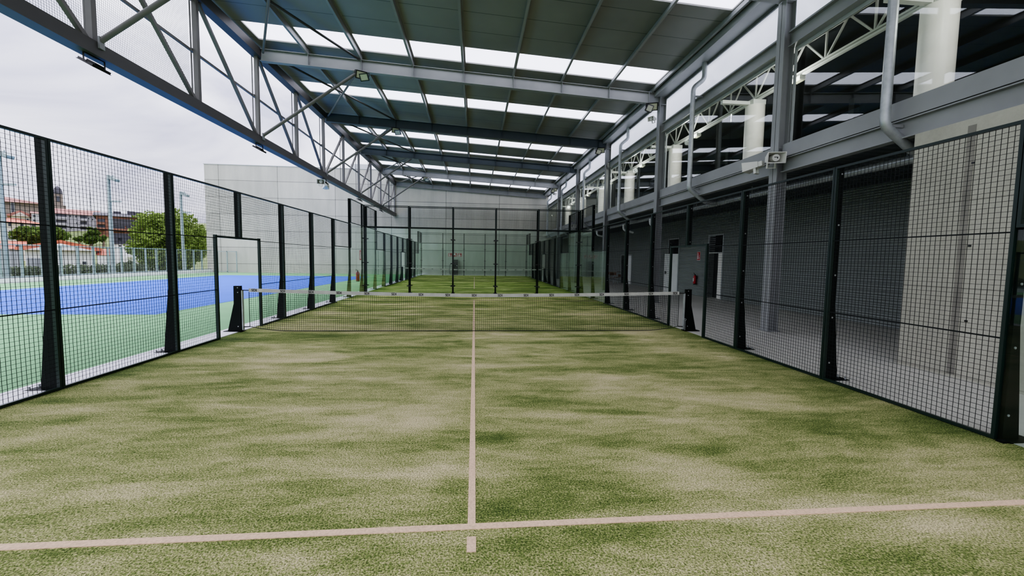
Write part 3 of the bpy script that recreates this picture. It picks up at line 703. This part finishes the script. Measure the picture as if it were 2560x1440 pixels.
# ------------------------------------------------------------------ passage fittings
t = thing('drain_pipe', (7.72,-3,3.5), 'long pale horizontal drain pipe under the passage soffit', 'pipe')
MB().tube([(7.95,-15,3.58),(7.95,YW-.1,3.58)], .07, 14).build('pipe', MT['galv'], t)
for y in (2,5,8.4,11.7,15,20,25): MB().box(7.94,7.96,y-.015,y+.015,3.64,3.85).build('hanger', MT['steel'], t)
for i, y in enumerate((8.4,11.7,16.4)):
    o = MB().tube(bend([(7.72,y,3.52),(7.72,y,3.25),(8.25,y,3.12)]), .055, 12).build('pipe_elbow', MT['white'])
    tag(o, 'short white pipe bend hanging below the passage soffit, %s one from the camera' % ORD[i], 'pipe', 'white pipe bends')
for i, (x, y) in enumerate(((8.85,-1.4),(8.85,5.35),(8.85,12.1),(8.85,18.8))):
    t = thing('tube_luminaire', (x,y,3.7), 'long fluorescent tube fitting under the passage ceiling, %s one from the camera' % ORD[i], 'light', 'passage tube lights')
    MB().box(x-.08,x+.08,y-.65,y+.65,3.76,3.85).build('housing', MT['white'], t); MB().tube([(x,y-.62,3.735),(x,y+.62,3.735)], .03, 8).build('tube', MT['white'], t)
t = thing('cable_tray', (8.3,-3,3.66), 'perforated galvanised cable tray under the passage ceiling', 'cable tray')
mb = MB()
for s in (-.1,.1): mb.bar((8.3+s,-3.0,3.70),(8.3+s,6.5,3.70),.01,.05)
y = -3.0
while y < 6.5: mb.bar((8.2,y,3.68),(8.4,y,3.68),.03,.008); y += .09
mb.build('tray', MT['galv'], t); MB().bar((8.3,-2,3.7),(8.3,-2,3.85),.02,.02).bar((8.3,5,3.7),(8.3,5,3.85),.02,.02).build('hanger', MT['galv'], t)
# passage doors
def door(n, y0, y1, top, leaf, label):
    o = MB().box(10.96,11.02,y0-.03,y0+.02,-.02,top).box(10.96,11.02,y1-.02,y1+.03,-.02,top).box(10.96,11.02,y0-.03,y1+.03,top-.02,top+.03).build('door_%d' % n, MT['alu']); struct(o)
    return o
d1 = door(1, 8.1, 9.25, 2.88, None, '')
lv = MB()
for k in range(8): lv.box(11.02,11.06,8.13,9.22,2.12+.09*k,2.17+.09*k)
lv.build('louvre', MT['louvre'], d1); MB().box(10.985,11.02,8.1,9.25,2.05,2.09).build('transom', MT['white'], d1)
MB().box(11.25,11.28,8.12,9.22,-.02,2.05).build('dark_reveal', MT['louvre'], d1)
sh = MB()
for k in range(5): sh.box(11.03,11.07+.02*(k%2),8.15+.075*k,8.15+.075*(k+1)-.004,-.01,2.04)
sh.build('folding_leaf', MT['cream'], d1)
d2 = door(2, 12.1, 13.3, 2.88, None, '')
lv = MB()
for k in range(8): lv.box(11.02,11.06,12.13,13.27,2.12+.09*k,2.17+.09*k)
lv.build('louvre', MT['louvre'], d2)
lf = MB().bar((10.97,12.14,1.02),(10.45,12.62,1.02),.045,2.08).build('door_leaf', MT['white'], d2)
MB().bar((10.44,12.55,1.05),(10.42,12.50,1.05),.02,.02).bar((10.42,12.5,1.05),(10.50,12.42,1.05),.02,.02).box(10.45,10.48,12.53,12.57,.95,1.12).build('door_handle', MT['black'], d2)
MB().box(11.28,11.3,12.13,13.27,-.02,2.85).build('dark_reveal', MT['louvre'], d2)
d3 = door(3, 18.75, 20.9, 2.05, None, '')
MB().bar((10.97,18.8,1.0),(10.72,19.25,1.0),.045,2.0).build('door_leaf', MT['white'], d3)
MB().box(11.27,11.3,18.78,20.87,-.02,2.03).build('dark_reveal', MT['louvre'], d3)
# extinguishers
def extinguisher(loc, label, face):
    t = thing('fire_extinguisher', loc, label, 'fire extinguisher', 'red fire extinguishers'); x, y, z = loc
    MB().lathe((x,y,z), [(0,0),(.07,0),(.08,.02),(.08,.36),(.065,.42),(.03,.45),(.025,.47),(0,.47)], 18).build('cylinder', MT['red'], t)
    MB().lathe((x,y,z), [(.0,0.0),(.083,.0),(.083,.05),(.08,.05)], 18).build('base_ring', MT['black'], t)
    MB().box(x-.02,x+.02,y-.02,y+.02,z+.46,z+.51).bar((x,y,z+.50),(x-.1*face,y-.04,z+.53),.02,.015).bar((x,y,z+.52),(x-.1*face,y-.04,z+.58),.02,.012).build('valve', MT['black'], t)
    MB().tube(bend([(x,y-.02,z+.48),(x,y-.12,z+.46),(x,y-.12,z+.2),(x,y-.1,z+.12)]), .013, 8).build('hose', MT['black'], t)
    MB().box(min(x-.083*face,x-.081*face),max(x-.083*face,x-.081*face),y-.04,y+.04,z+.16,z+.32).build('white_label', MT['white'], t)
    return t
e = extinguisher((10.9,10.2,.52), 'red fire extinguisher hanging on the grey corrugated passage wall', 1)
MB().box(10.975,11.0,10.16,10.24,.8,.95).build('wall_hook', MT['black'], e)
extinguisher((-5.34,10.2,.52), 'red fire extinguisher on the corner post between the two courts, by the sports court', 1)
def fire_sign(loc, label, axis, w, h, picto, s=1):
    t = thing('fire_safety_sign', loc, label, 'sign', 'red fire safety signs'); x, y, z = loc
    def q(mb, u0, u1, v0, v1, d0, d1):
        if axis == 'x': mb.box(x-d1, x-d0, y-u1, y-u0, z+v0, z+v1)
        else: mb.box(x+u0, x+u1, y-d1, y-d0, z+v0, z+v1)
        return mb
    q(MB(), -w/2, w/2, 0, h, 0, .006).build('board', MT['white'], t)
    b = .03*w
    q(MB(), -w/2+b*1.5, w/2-b*1.5, b*1.5, h-b*1.5, .006, .008).build('red_field', MT['redsign'], t)
    p = MB()
    if picto == 'ext':
        q(p, -w*.30, -w*.08, h*.14, h*.58, .008, .010); q(p, -w*.25, -w*.13, h*.58, h*.66, .008, .010); q(p, -w*.30, -w*.05, h*.68, h*.76, .008,.010); q(p, -w*.28,-w*.12,h*.80,h*.88,.008,.010)
        q(p, w*.14, w*.24, h*.14, h*.40, .008, .010); q(p, w*.10, w*.28, h*.20, h*.34, .008,.010); q(p, w*.16, w*.22, h*.40, h*.62, .008, .010)
    elif picto == 'hose':
        q(p, -w*.34, w*.02, h*.40, h*.85, .008, .010); q(p, w*.14, w*.24, h*.14, h*.75, .008, .010); q(p, w*.10,w*.28,h*.2,h*.4,.008,.010)
    else:
        q(p, -w*.30, w*.0, h*.12, h*.5, .008, .010); q(p, -w*.22, -w*.06, h*.5, h*.85, .008, .010); q(p, w*.16, w*.26, h*.14, h*.5, .008, .010)
    p.build('white_pictogram', MT['white'], t)
fire_sign((10.99,10.1,1.72), 'red and white extinguisher sign above the passage fire extinguisher', 'x', .30, .42, 'ext')
for x, pc, nm in ((-2.42,'ext','left'),(-1.92,'hose','middle'),(-1.45,'alarm','right')):
    fire_sign((x,YW-.005,1.78), 'red fire sign on the end wall above the dark cabinet, %s of three' % nm, 'y', .42, .38, pc)
fire_sign((-5.16,10.12,1.5), 'narrow red and white sign fixed on the corner post between the courts', 'y', .16, .46, 'ext')
# dark hose cabinet on the end wall
t = thing('hose_cabinet', (-1.9,32.2,0), 'black hose cabinet standing against the concrete end wall', 'cabinet')
MB().box(-2.2,-1.63,32.05,YW-.005,-.02,1.5).build('body', MT['black'], t)
MB().box(-2.17,-1.66,32.03,32.05,.72,1.22).build('door', MT['fence'], t); MB().box(-1.76,-1.70,32.01,32.03,.88,.94).build('handle', MT['white'], t)
MB().tube(bend([(-2.22,32.2,1.1),(-2.42,32.2,1.05),(-2.44,32.2,.3),(-2.40,32.2,0.03)]), .02, 8).build('hose', MT['black'], t)
# stacked tubular chairs at the end of the passage
def chair(x, y, z, label, rot, flip=False):
    t = thing('stacking_chair', (x,y,z), label, 'chair', 'stacked wooden chairs'); p = []
    def P(a, b, c_): 
        if flip: c_ = .82-c_
        ca, sa = math.cos(rot), math.sin(rot); return (x+a*ca-b*sa, y+a*sa+b*ca, z+c_)
    for sx in (-.2,.2):
        for sy, h in ((-.2,.44),(.2,.82)): MB().tube([P(sx,sy*1.05,0),P(sx,sy,h)], .012, 8).build('leg', MT['galv'], t)
    sbm = MB(); sbm.prism([P(-.2,-.2,.44),P(.2,-.2,.44),P(.2,.2,.44),P(-.2,.2,.44)], (0,0,.018)); sbm.build('seat', MT['wood'], t)
    bm_ = MB(); bm_.prism([P(-.2,.2,.62),P(.2,.2,.62),P(.2,.2,.80),P(-.2,.2,.80)], (P(0,.015,0)[0]-x,P(0,.015,0)[1]-y,0)); bm_.build('backrest', MT['wood'], t)
chair(9.75,18.9,-.02,'wooden chair with steel legs on the passage floor, nearest of the heap',.4)
chair(10.35,19.9,-.02,'wooden chair with steel legs standing beside the heap near the wall',1.8)
chair(10.2,20.7,-.02,'wooden chair with steel legs, rearmost of the heap',2.6)
chair(10.35,19.9,.44,'wooden chair with steel legs piled upside down on another chair',1.8+math.pi,True)

# ------------------------------------------------------------------ sports court surroundings
t = thing('boundary_fence', (-25,12,0), 'pale grey steel boundary fence with wire infill along the sports court', 'fence')
MB().box(-25.15,-24.85,8,YW,-.03,.22).build('plinth', MT['kerb'], t)
FY = [9.4+1.09*k for k in range(21)]
for y in FY:
    MB().box(-25.05,-24.95,y-.05,y+.05,.22,2.08).build('fence_post', MT['fencegrey'], t)
MB().box(-25.03,-24.97,8,YW,2.02,2.08).build('top_rail', MT['fencegrey'], t)
MB().box(-25.03,-24.97,8,YW,.26,.32).build('bottom_rail', MT['fencegrey'], t)
mb = MB(); z = .36
while z < 2.0: mb.wire((-25.02,8,z),(-25.02,YW,z),.006); z += .10
y = 8.0
while y < YW: mb.wire((-25.02,y,.3),(-25.02,y,2.05),.006); y += .2
mb.build('wire_infill', MT['net_wire'], t)
t = thing('steel_gate', (-23.4,YW-.3,0), 'grey framed steel gate standing against the tall concrete wall', 'gate')
mb = MB()
for x in (-24.2,-23.35,-22.5): mb.box(x-.035,x+.035,YW-.34,YW-.27,-.03,2.0)
mb.box(-24.2,-22.5,YW-.34,YW-.27,1.94,2.0).box(-24.2,-22.5,YW-.34,YW-.27,.05,.11); mb.build('gate_frame', MT['fencegrey'], t)
for i, y in enumerate((15.75,22.5,29.7)):
    x = -25.6
    t = thing('lamp_post', (x,y,0), 'tall pale lamp post with floodlight head beyond the boundary fence, %s' % ('nearest, at the left edge','middle one','before the big tree')[i], 'lamp post', 'sports court lamp posts')
    MB().tube([(x,y,-.1),(x,y,7.1)], [.13,.095], 16).build('pole', MT['fencegrey'], t)
    hd = MB(); hd.prism([(x+.1,y-.2,6.85),(x+.55,y-.2,6.65),(x+.62,y-.2,6.82),(x+.2,y-.2,7.08)], (0,.4,0)); hd.build('lamp_head', MT['fencegrey'], t)
    MB().bar((x+.06,y,6.92),(x+.15,y,6.92),.05,.05).tube([(x+.3,y,6.96),(x+.3,y,7.12)], .03, 8).build('mounting', MT['fencegrey'], t)
    g_ = MB(); g_.add([(x+.14,y-.16,6.826),(x+.52,y-.16,6.656),(x+.52,y+.16,6.656),(x+.14,y+.16,6.826)], [(0,1,2,3)]); g_.build('lens', MT['lens'], t)
    MB().bar((x+.08,y,5.3),(x+.75,y,5.3),.08,.10).build('side_arm', MT['fencegrey'], t)

# terrain
def gz(x, y):
    d = y + 9.4
    if d < 50: return -.35
    u = min(1, (d-50)/85); return -.35 + 11*u*u*(3-2*u) + .25*math.sin(x*.07)*u
mb = MB(); nx, ny = 40, 40; X0, X1, Y0, Y1 = -210, -25.3, -40, 190
vs = [(X0+(X1-X0)*i/nx, Y0+(Y1-Y0)*j/ny, gz(X0+(X1-X0)*i/nx, Y0+(Y1-Y0)*j/ny)) for j in range(ny+1) for i in range(nx+1)]
fs = [(j*(nx+1)+i, j*(nx+1)+i+1, (j+1)*(nx+1)+i+1, (j+1)*(nx+1)+i) for j in range(ny) for i in range(nx)]
mb.add(vs, fs, True); o = mb.build('floor_hillside', MT['meadow']); struct(o)
o = MB().box(-25.3, 60, YW+.4, 190, -.4, -.32).build('floor_behind_wall', MT['meadow']); struct(o)

# ---- town: ray helpers turn a pixel column into a bearing from the camera position
F_, YA, PI_, RO = 1035.24, .0910, .0705, .0143
CAM = Vector((.0053,-9.4246,1.6667))
def ray(px, py):
    x = (px-1280)/F_; y = (py-720)/F_
    a = x*math.cos(RO)+y*math.sin(RO); b = -x*math.sin(RO)+y*math.cos(RO)
    yr = math.cos(PI_)-b*math.sin(PI_); z = -math.sin(PI_)-b*math.cos(PI_)
    return Vector((a*math.cos(YA)+yr*math.sin(YA), -a*math.sin(YA)+yr*math.cos(YA), z))
def at(px, py, d):
    r = ray(px, py); return CAM + r*(d/r.y)
def leaf_cloud(mb, c, rad, n, size, flat=1.0, rnd=random):
    for _ in range(n):
        while True:
            p = Vector((rnd.uniform(-1,1), rnd.uniform(-1,1), rnd.uniform(-1,1)))
            if .25 < p.length < 1: break
        p = Vector((p.x*rad, p.y*rad, p.z*rad*flat)) + Vector(c)
        a = Vector((rnd.uniform(-1,1), rnd.uniform(-1,1), rnd.uniform(-1,1))).normalized(); b = a.orthogonal().normalized()
        s_ = size*rnd.uniform(.6,1.3)
        mb.add([p-a*s_, p-b*s_*.55, p+a*s_, p+b*s_*.55], [(0,1,2,3)])
def tree(px, pytop, pybot, halfw, d, name, label, mat, n=40, leaves=70, size=.22, group='trees beyond the fence', trunk_base=None):
    base = at(px, pybot, d); top = at(px, pytop, d); hw = (at(px+halfw, pytop, d)-at(px-halfw, pytop, d)).length/2
    gzv = gz(base.x, base.y) if trunk_base is None else trunk_base
    t = thing(name, (base.x,base.y,gzv), label, 'tree', group)
    cz = (top.z+base.z)/2; ch = (top.z-base.z)/2
    MB().tube([(base.x,base.y,gzv-.1),(base.x+.1,base.y,gzv+(cz-gzv)*.6),(base.x,base.y+.1,cz+ch*.4)], [.22,.16,.07], 10).build('trunk', MT['bark'], t)
    mb = MB(); r = random.Random(int(px*7+d))
    for k in range(n):
        while True:
            p = Vector((r.uniform(-1,1), r.uniform(-1,1), r.uniform(-1,1)))
            if p.length < 1: break
        rad = hw*.30
        c_ = (base.x+p.x*(hw-rad*.6), base.y+p.y*(hw-rad*.6), cz+p.z*max(.1,ch-rad*.5))
        leaf_cloud(mb, c_, rad, leaves, size, .8, r)
    mb.build('crown', mat, t); return t
tree(428, 522, 690, 88, 47, 'walnut_tree', 'big light green tree beyond the fence, beside the tall concrete wall', MT['leaf'], 110, 230, .15)
tree(108, 566, 612, 56, 53, 'round_tree', 'round dark green tree among the houses beyond the fence', MT['leaf2'], 60, 150, .2)
tree(228, 568, 610, 20, 80, 'small_conifer', 'small green tree on the grassy slope below the apartments', MT['leaf2'], 30, 110, .2)
tree(258, 588, 606, 9, 78, 'round_shrub', 'small round shrub on the grassy slope, right of the small tree', MT['leaf2'], 10, 60, .22)
tree(197, 590, 606, 9, 75, 'round_shrub', 'small round shrub on the grassy slope, left of the small tree', MT['leaf2'], 10, 60, .22)
tree(330, 650, 700, 30, 44, 'grey_bush', 'greyish bush right of the middle lamp post behind the fence', MT['hedge'], 20, 60, .2)
t = thing('hedge', (-26.6,12,-.35), 'low clipped hedge running along behind the boundary fence', 'hedge')
mb = MB(); r = random.Random(3); y = 6.0
while y < 27: leaf_cloud(mb, (-26.7,y,.15), .72, 120, .11, 1.0, r); y += .26
mb.build('foliage', MT['hedge'], t)

def facing(px0, px1, pyt, d):
    """local frame of a facade that faces the court: x to the right, y away, z up"""
    c0 = at((px0+px1)/2, pyt, d); r = Vector((c0.x-CAM.x, c0.y-CAM.y, 0)).normalized(); u = Vector((r.y, -r.x, 0))
    def P(px, py):
        q = ray(px, py); t_ = (c0-CAM).dot(r)/q.dot(r); p = CAM + q*t_; return (p-c0).dot(u), p.z
    def tr(mb): mb.v = [tuple(Vector((c0.x,c0.y,0)) + u*v[0] + r*v[1] + Vector((0,0,v[2]))) for v in mb.v]; return mb
    return c0, P, tr
def house(name, px0, px1, pyt, pyb, d, depth, wmat, rmat, label, roof='gable', ridge=None, wins=(), balc=(), cat='building', eave=.5, chim=(), band=None):
    c0, P, tr = facing(px0, px1, pyt, d)
    x0, zt = P(px0, pyt)[0], P((px0+px1)/2, pyt)[1]; x1 = P(px1, pyt)[0]
    zb = min(gz(c0.x, c0.y), P(px0, pyb)[1]) - .6
    t = thing(name, (c0.x, c0.y, gz(c0.x, c0.y)), label, cat, 'houses of the town')
    tr(MB().box(x0,x1,0,depth,zb,zt)).build('wall', wmat, t)
    if ridge is not None:
        zr = P((px0+px1)/2, ridge)[1]; e = eave; mb = MB()
        if roof == 'gable_x': mb.prism([(x0-e,-e,zt),(x0-e,depth/2,zr),(x0-e,depth+e,zt)], (x1-x0+2*e,0,0))
        elif roof == 'gable_y': mb.prism([(x0-e,-e,zt),(x1+e,-e,zt),(x1+e,-e,zt+.25),((x0+x1)/2,-e,zr),(x0-e,-e,zt+.25)], (0,depth+2*e,0))
        elif roof == 'hip':
            h_ = depth/2; mb.add([(x0-e,-e,zt),(x1+e,-e,zt),(x1+e,depth+e,zt),(x0-e,depth+e,zt),(x0+h_*.8,depth/2,zr),(x1-h_*.8,depth/2,zr)],
                   [(0,1,5,4),(1,2,5),(2,3,4,5),(3,0,4),(3,2,1,0)])
        elif roof == 'flat': mb.box(x0-e,x1+e,-e,depth+e,zt,zr)
        tr(mb).build('roof', rmat, t)
        if roof == 'gable_y':
            tr(MB().prism([(x0+.1,-e-.05,zt+.02),(x1-.1,-e-.05,zt+.02),((x0+x1)/2,-e-.05,zr-.35)], (0,.06,0))).build('gable', wmat, t)
    for (u0,u1,v0,v1) in wins:
        a, zb_ = P(u0, v1); b, zt_ = P(u1, v0); m_ = (b-a)*.10
        f = tr(MB().box(a,b,-.08,0,zb_,zt_)).build('window', MT['white'], t)
        tr(MB().box(a+m_,b-m_,-.10,-.08,zb_+m_,zt_-m_)).build('pane', MT['pane'], f)
    for (u0,u1,v0,v1) in balc:
        a, zb_ = P(u0, v1); b, zt_ = P(u1, v0); h_ = zt_-zb_
        tr(MB().box(a,b,-.06,0,zb_+h_*.40,zt_)).build('balcony_recess', MT['pane'], t)
        tr(MB().box(a,b,-.9,-.82,zb_,zb_+h_*.40).box(a,b,-.82,0,zb_-.1,zb_)).build('parapet', wmat, t)
    for (u,v) in chim:
        a, z_ = P(u, v); tr(MB().box(a-.6,a+.6,depth*.42,depth*.58,z_-3,z_)).build('chimney', MT['greytile'], t)
    if band:
        a, zb_ = P(band[0], band[3]); b, zt_ = P(band[1], band[2]); tr(MB().box(a,b,-.15,0,zb_,zt_)).build('slate_band', MT['greytile'], t)
    return t
house('farmhouse', -60, 98, 556, 618, 62, 9, MT['render'], MT['tile'], 'cream house with orange tiled hip roof at the left edge, beyond the fence', 'hip', 540,
      wins=[(8,14,557,566),(20,28,557,566),(50,60,559,568),(78,88,562,570),(10,16,576,584),(22,28,576,584),(2,6,576,584),(18,38,592,600)])
house('church', -90, 112, 504, 580, 125, 18, MT['stone'], MT['browntile'], 'big brownish stone church with red roof on the hilltop', 'hip', 485,
      balc=(), wins=[(28,36,505,540)], eave=.8)
# church tower
c0, P, tr = facing(134, 160, 490, 119)
t = thing('church_tower', (c0.x,c0.y,gz(c0.x,c0.y)), 'stone church bell tower with a small dome beside the church roof', 'tower', 'houses of the town')
a, z1 = P(134,512); b, z2 = P(160,486); w_ = b-a; zz = P(147,464)[1]
tr(MB().box(a-.05*w_,b+.12*w_,0,w_*1.2,gz(c0.x,c0.y)-1,z1).box(a,b-.12*w_,.2,w_*.95,z1,z2)).build('shaft', MT['stone'], t)
tr(MB().lathe((a+w_*.44,w_*.5,z2), [(w_*.46,0),(w_*.44,(zz-z2)*.35),(w_*.28,(zz-z2)*.75),(w_*.08,(zz-z2)*.95),(0,zz-z2)], 14)).build('dome', MT['greytile'], t)
tr(MB().box(a+w_*.30,a+w_*.58,.14,.2,z1+(z2-z1)*.3,z1+(z2-z1)*.8)).build('belfry_opening', MT['pane'], t)
house('cottage', 28, 74, 541, 575, 84, 6, MT['render'], MT['browntile'], 'small cream gabled cottage below the church', 'gable_y', 526, wins=[(60,66,532,538),(66,72,546,552)])
house('cottage', 78, 112, 534, 575, 84, 6, MT['greyhouse'], MT['browntile'], 'pale grey house between the cottage and the apartment block', 'gable_x', 527, wins=[(82,90,537,543),(82,90,548,554)], eave=.2)
house('apartment_block', 116, 246, 536, 606, 98, 11, MT['greyhouse'], MT['browntile'], 'long pale grey apartment block with balconies and brown roof', 'gable_x', 519,
      wins=[(173,179,537,543),(187,193,538,544),(219,224,544,549),(229,234,546,551),(175,181,566,572),(190,194,555,560)],
      balc=[(140,166,533,548),(140,166,548,562),(140,166,562,578),(201,217,539,552),(201,217,554,566),(201,217,566,580)])
house('brick_apartments', 240, 372, 542, 596, 92, 12, MT['brick'], MT['greytile'], 'orange brick apartment row with dark slate roof and chimneys', 'gable_x', 529,
      balc=[(244,262,548,560),(244,262,562,574),(282,312,564,577),(316,344,564,577)], chim=[(292,524),(328,524),(345,526)], band=(278,346,550,563))
house('modern_house', 280, 352, 611, 690, 58, 8, MT['whiterender'], MT['darkclad'], 'white house with dark grey clad upper storey behind the middle lamp post', 'flat', 584,
      wins=[(294,306,594,603),(330,342,597,606),(296,304,612,617)], balc=[(318,338,625,642)], eave=.1)
house('warehouse', 62, 236, 626, 690, 46, 7, MT['whiterender'], MT['tile'], 'long low white building with a red tiled gable roof right behind the fence', 'gable_y', 600, wins=[(205,217,653,662)], eave=.6)
house('lean_to', 243, 280, 638, 690, 48, 5, MT['whiterender'], MT['tile'], 'low white annex with red tiled roof beside the long white building', 'gable_x', 622, eave=.1)
house('garden_house', -30, 52, 622, 690, 47, 5, MT['greyhouse'], MT['tile'], 'grey house with orange roof low at the left edge behind the fence', 'gable_x', 601, wins=[(38,50,612,622)])
a = at(66,645,43); b = at(102,690,43)
o = MB().box(a.x,b.x,a.y,a.y+.3,-.4,a.z).build('shutter_fence', MT['shed']); tag(o, 'grey slatted screen in front of the long white building', 'screen', 'grey screens')
a = at(6,628,41); b = at(50,690,41)
o = MB().box(a.x,b.x,a.y,a.y+.3,-.4,a.z).build('shutter_fence', MT['shed']); tag(o, 'tall grey slatted screen at the left edge behind the fence', 'screen', 'grey screens')
a = at(225,480,170)
t = thing('radio_mast', (a.x,a.y,gz(a.x,a.y)), 'thin faint lattice mast on the skyline beyond the apartments', 'mast')
mb = MB()
for s in ((-.5,0),(.5,0),(0,.6)): mb.bar((a.x+s[0],a.y+s[1],gz(a.x,a.y)),(a.x+s[0]*.2,a.y+s[1]*.2,a.z),.08)
z = gz(a.x,a.y); k = 0
while z < a.z-1.5:
    f0 = 1-(z/a.z)*.8; mb.bar((a.x-.5*f0,a.y,z),(a.x+.5*f0,a.y,z+1.2),.05).bar((a.x+.5*f0,a.y,z),(a.x-.5*f0,a.y,z+1.2),.05); z += 1.5
mb.build('lattice', MT['net_wire'], t)
MB().bar((a.x-1.6,a.y,a.z-1.2),(a.x+1.6,a.y,a.z-1.2),.08).bar((a.x-1.2,a.y,a.z-2.6),(a.x+1.2,a.y,a.z-2.6),.08).build('cross_arm', MT['net_wire'], t)
t = thing('rooftop_unit', (-11,YW+1.2,10.1), 'pale boxy rooftop unit showing above the concrete wall behind the truss', 'rooftop unit')
MB().box(-12.2,-10.6,YW+.8,YW+2.0,10.16,10.75).build('casing', MT['alu'], t); MB().box(-12.0,-10.8,YW+1,YW+1.8,10.1,10.16).build('feet', MT['steel'], t)

# ------------------------------------------------------------------ world: overcast sky
W = bpy.data.worlds.new('overcast'); SC.world = W; W.use_nodes = True; nt = W.node_tree; nt.nodes.clear()
def wn_(t_, **k):
    n_ = nt.nodes.new(t_)
    for a_, b_ in k.items(): setattr(n_, a_, b_)
    return n_
tc = wn_('ShaderNodeTexCoord'); mp = wn_('ShaderNodeMapping'); mp.inputs['Scale'].default_value = (1,1,3.2); nt.links.new(tc.outputs['Generated'], mp.inputs[0])
nz = wn_('ShaderNodeTexNoise'); nz.inputs['Scale'].default_value = 2.1; nz.inputs['Detail'].default_value = 5; nz.inputs['Roughness'].default_value = .5; nz.inputs['Distortion'].default_value = .5
nt.links.new(mp.outputs[0], nz.inputs['Vector'])
cr = wn_('ShaderNodeValToRGB'); e = cr.color_ramp.elements; e[0].position = .37; e[0].color = (.36,.365,.50,1); e[1].position = .63; e[1].color = (.86,.86,.97,1)
nt.links.new(nz.outputs[0], cr.inputs[0])
sp = wn_('ShaderNodeSeparateXYZ'); nt.links.new(tc.outputs['Generated'], sp.inputs[0])
mr = wn_('ShaderNodeMapRange'); mr.inputs[1].default_value = -.02; mr.inputs[2].default_value = 1.0; mr.inputs[3].default_value = .52; mr.inputs[4].default_value = 2.35; nt.links.new(sp.outputs[2], mr.inputs[0])
bg = wn_('ShaderNodeBackground'); nt.links.new(cr.outputs[0], bg.inputs[0])
ms = wn_('ShaderNodeMath', operation='MULTIPLY'); ms.inputs[1].default_value = SKYK = 1.0; nt.links.new(mr.outputs[0], ms.inputs[0]); nt.links.new(ms.outputs[0], bg.inputs[1])
wo = wn_('ShaderNodeOutputWorld'); nt.links.new(bg.outputs[0], wo.inputs[0])

# ------------------------------------------------------------------ camera
cd = bpy.data.cameras.new('camera'); co = bpy.data.objects.new('camera', cd); COL.objects.link(co)
cd.sensor_width = 36; cd.lens = F_/2560*36; cd.clip_end = 500; cd.clip_start = .05
fw = ray(1280,720).normalized(); rt = (ray(1281,720)-ray(1280,720)).normalized(); up = rt.cross(fw).normalized(); rt = fw.cross(up)
mx = Matrix((rt, up, -fw)).transposed().to_4x4(); mx.translation = CAM; co.matrix_world = mx
SC.camera = co
SC.cycles.transparent_max_bounces = 40
SC.cycles.max_bounces = 10; SC.cycles.diffuse_bounces = 6
SC.view_settings.view_transform = 'AgX'; SC.view_settings.look = 'AgX - Medium High Contrast'; SC.view_settings.exposure = 1.62
for o in bpy.data.objects:
    if 'base' in o: del o['base']
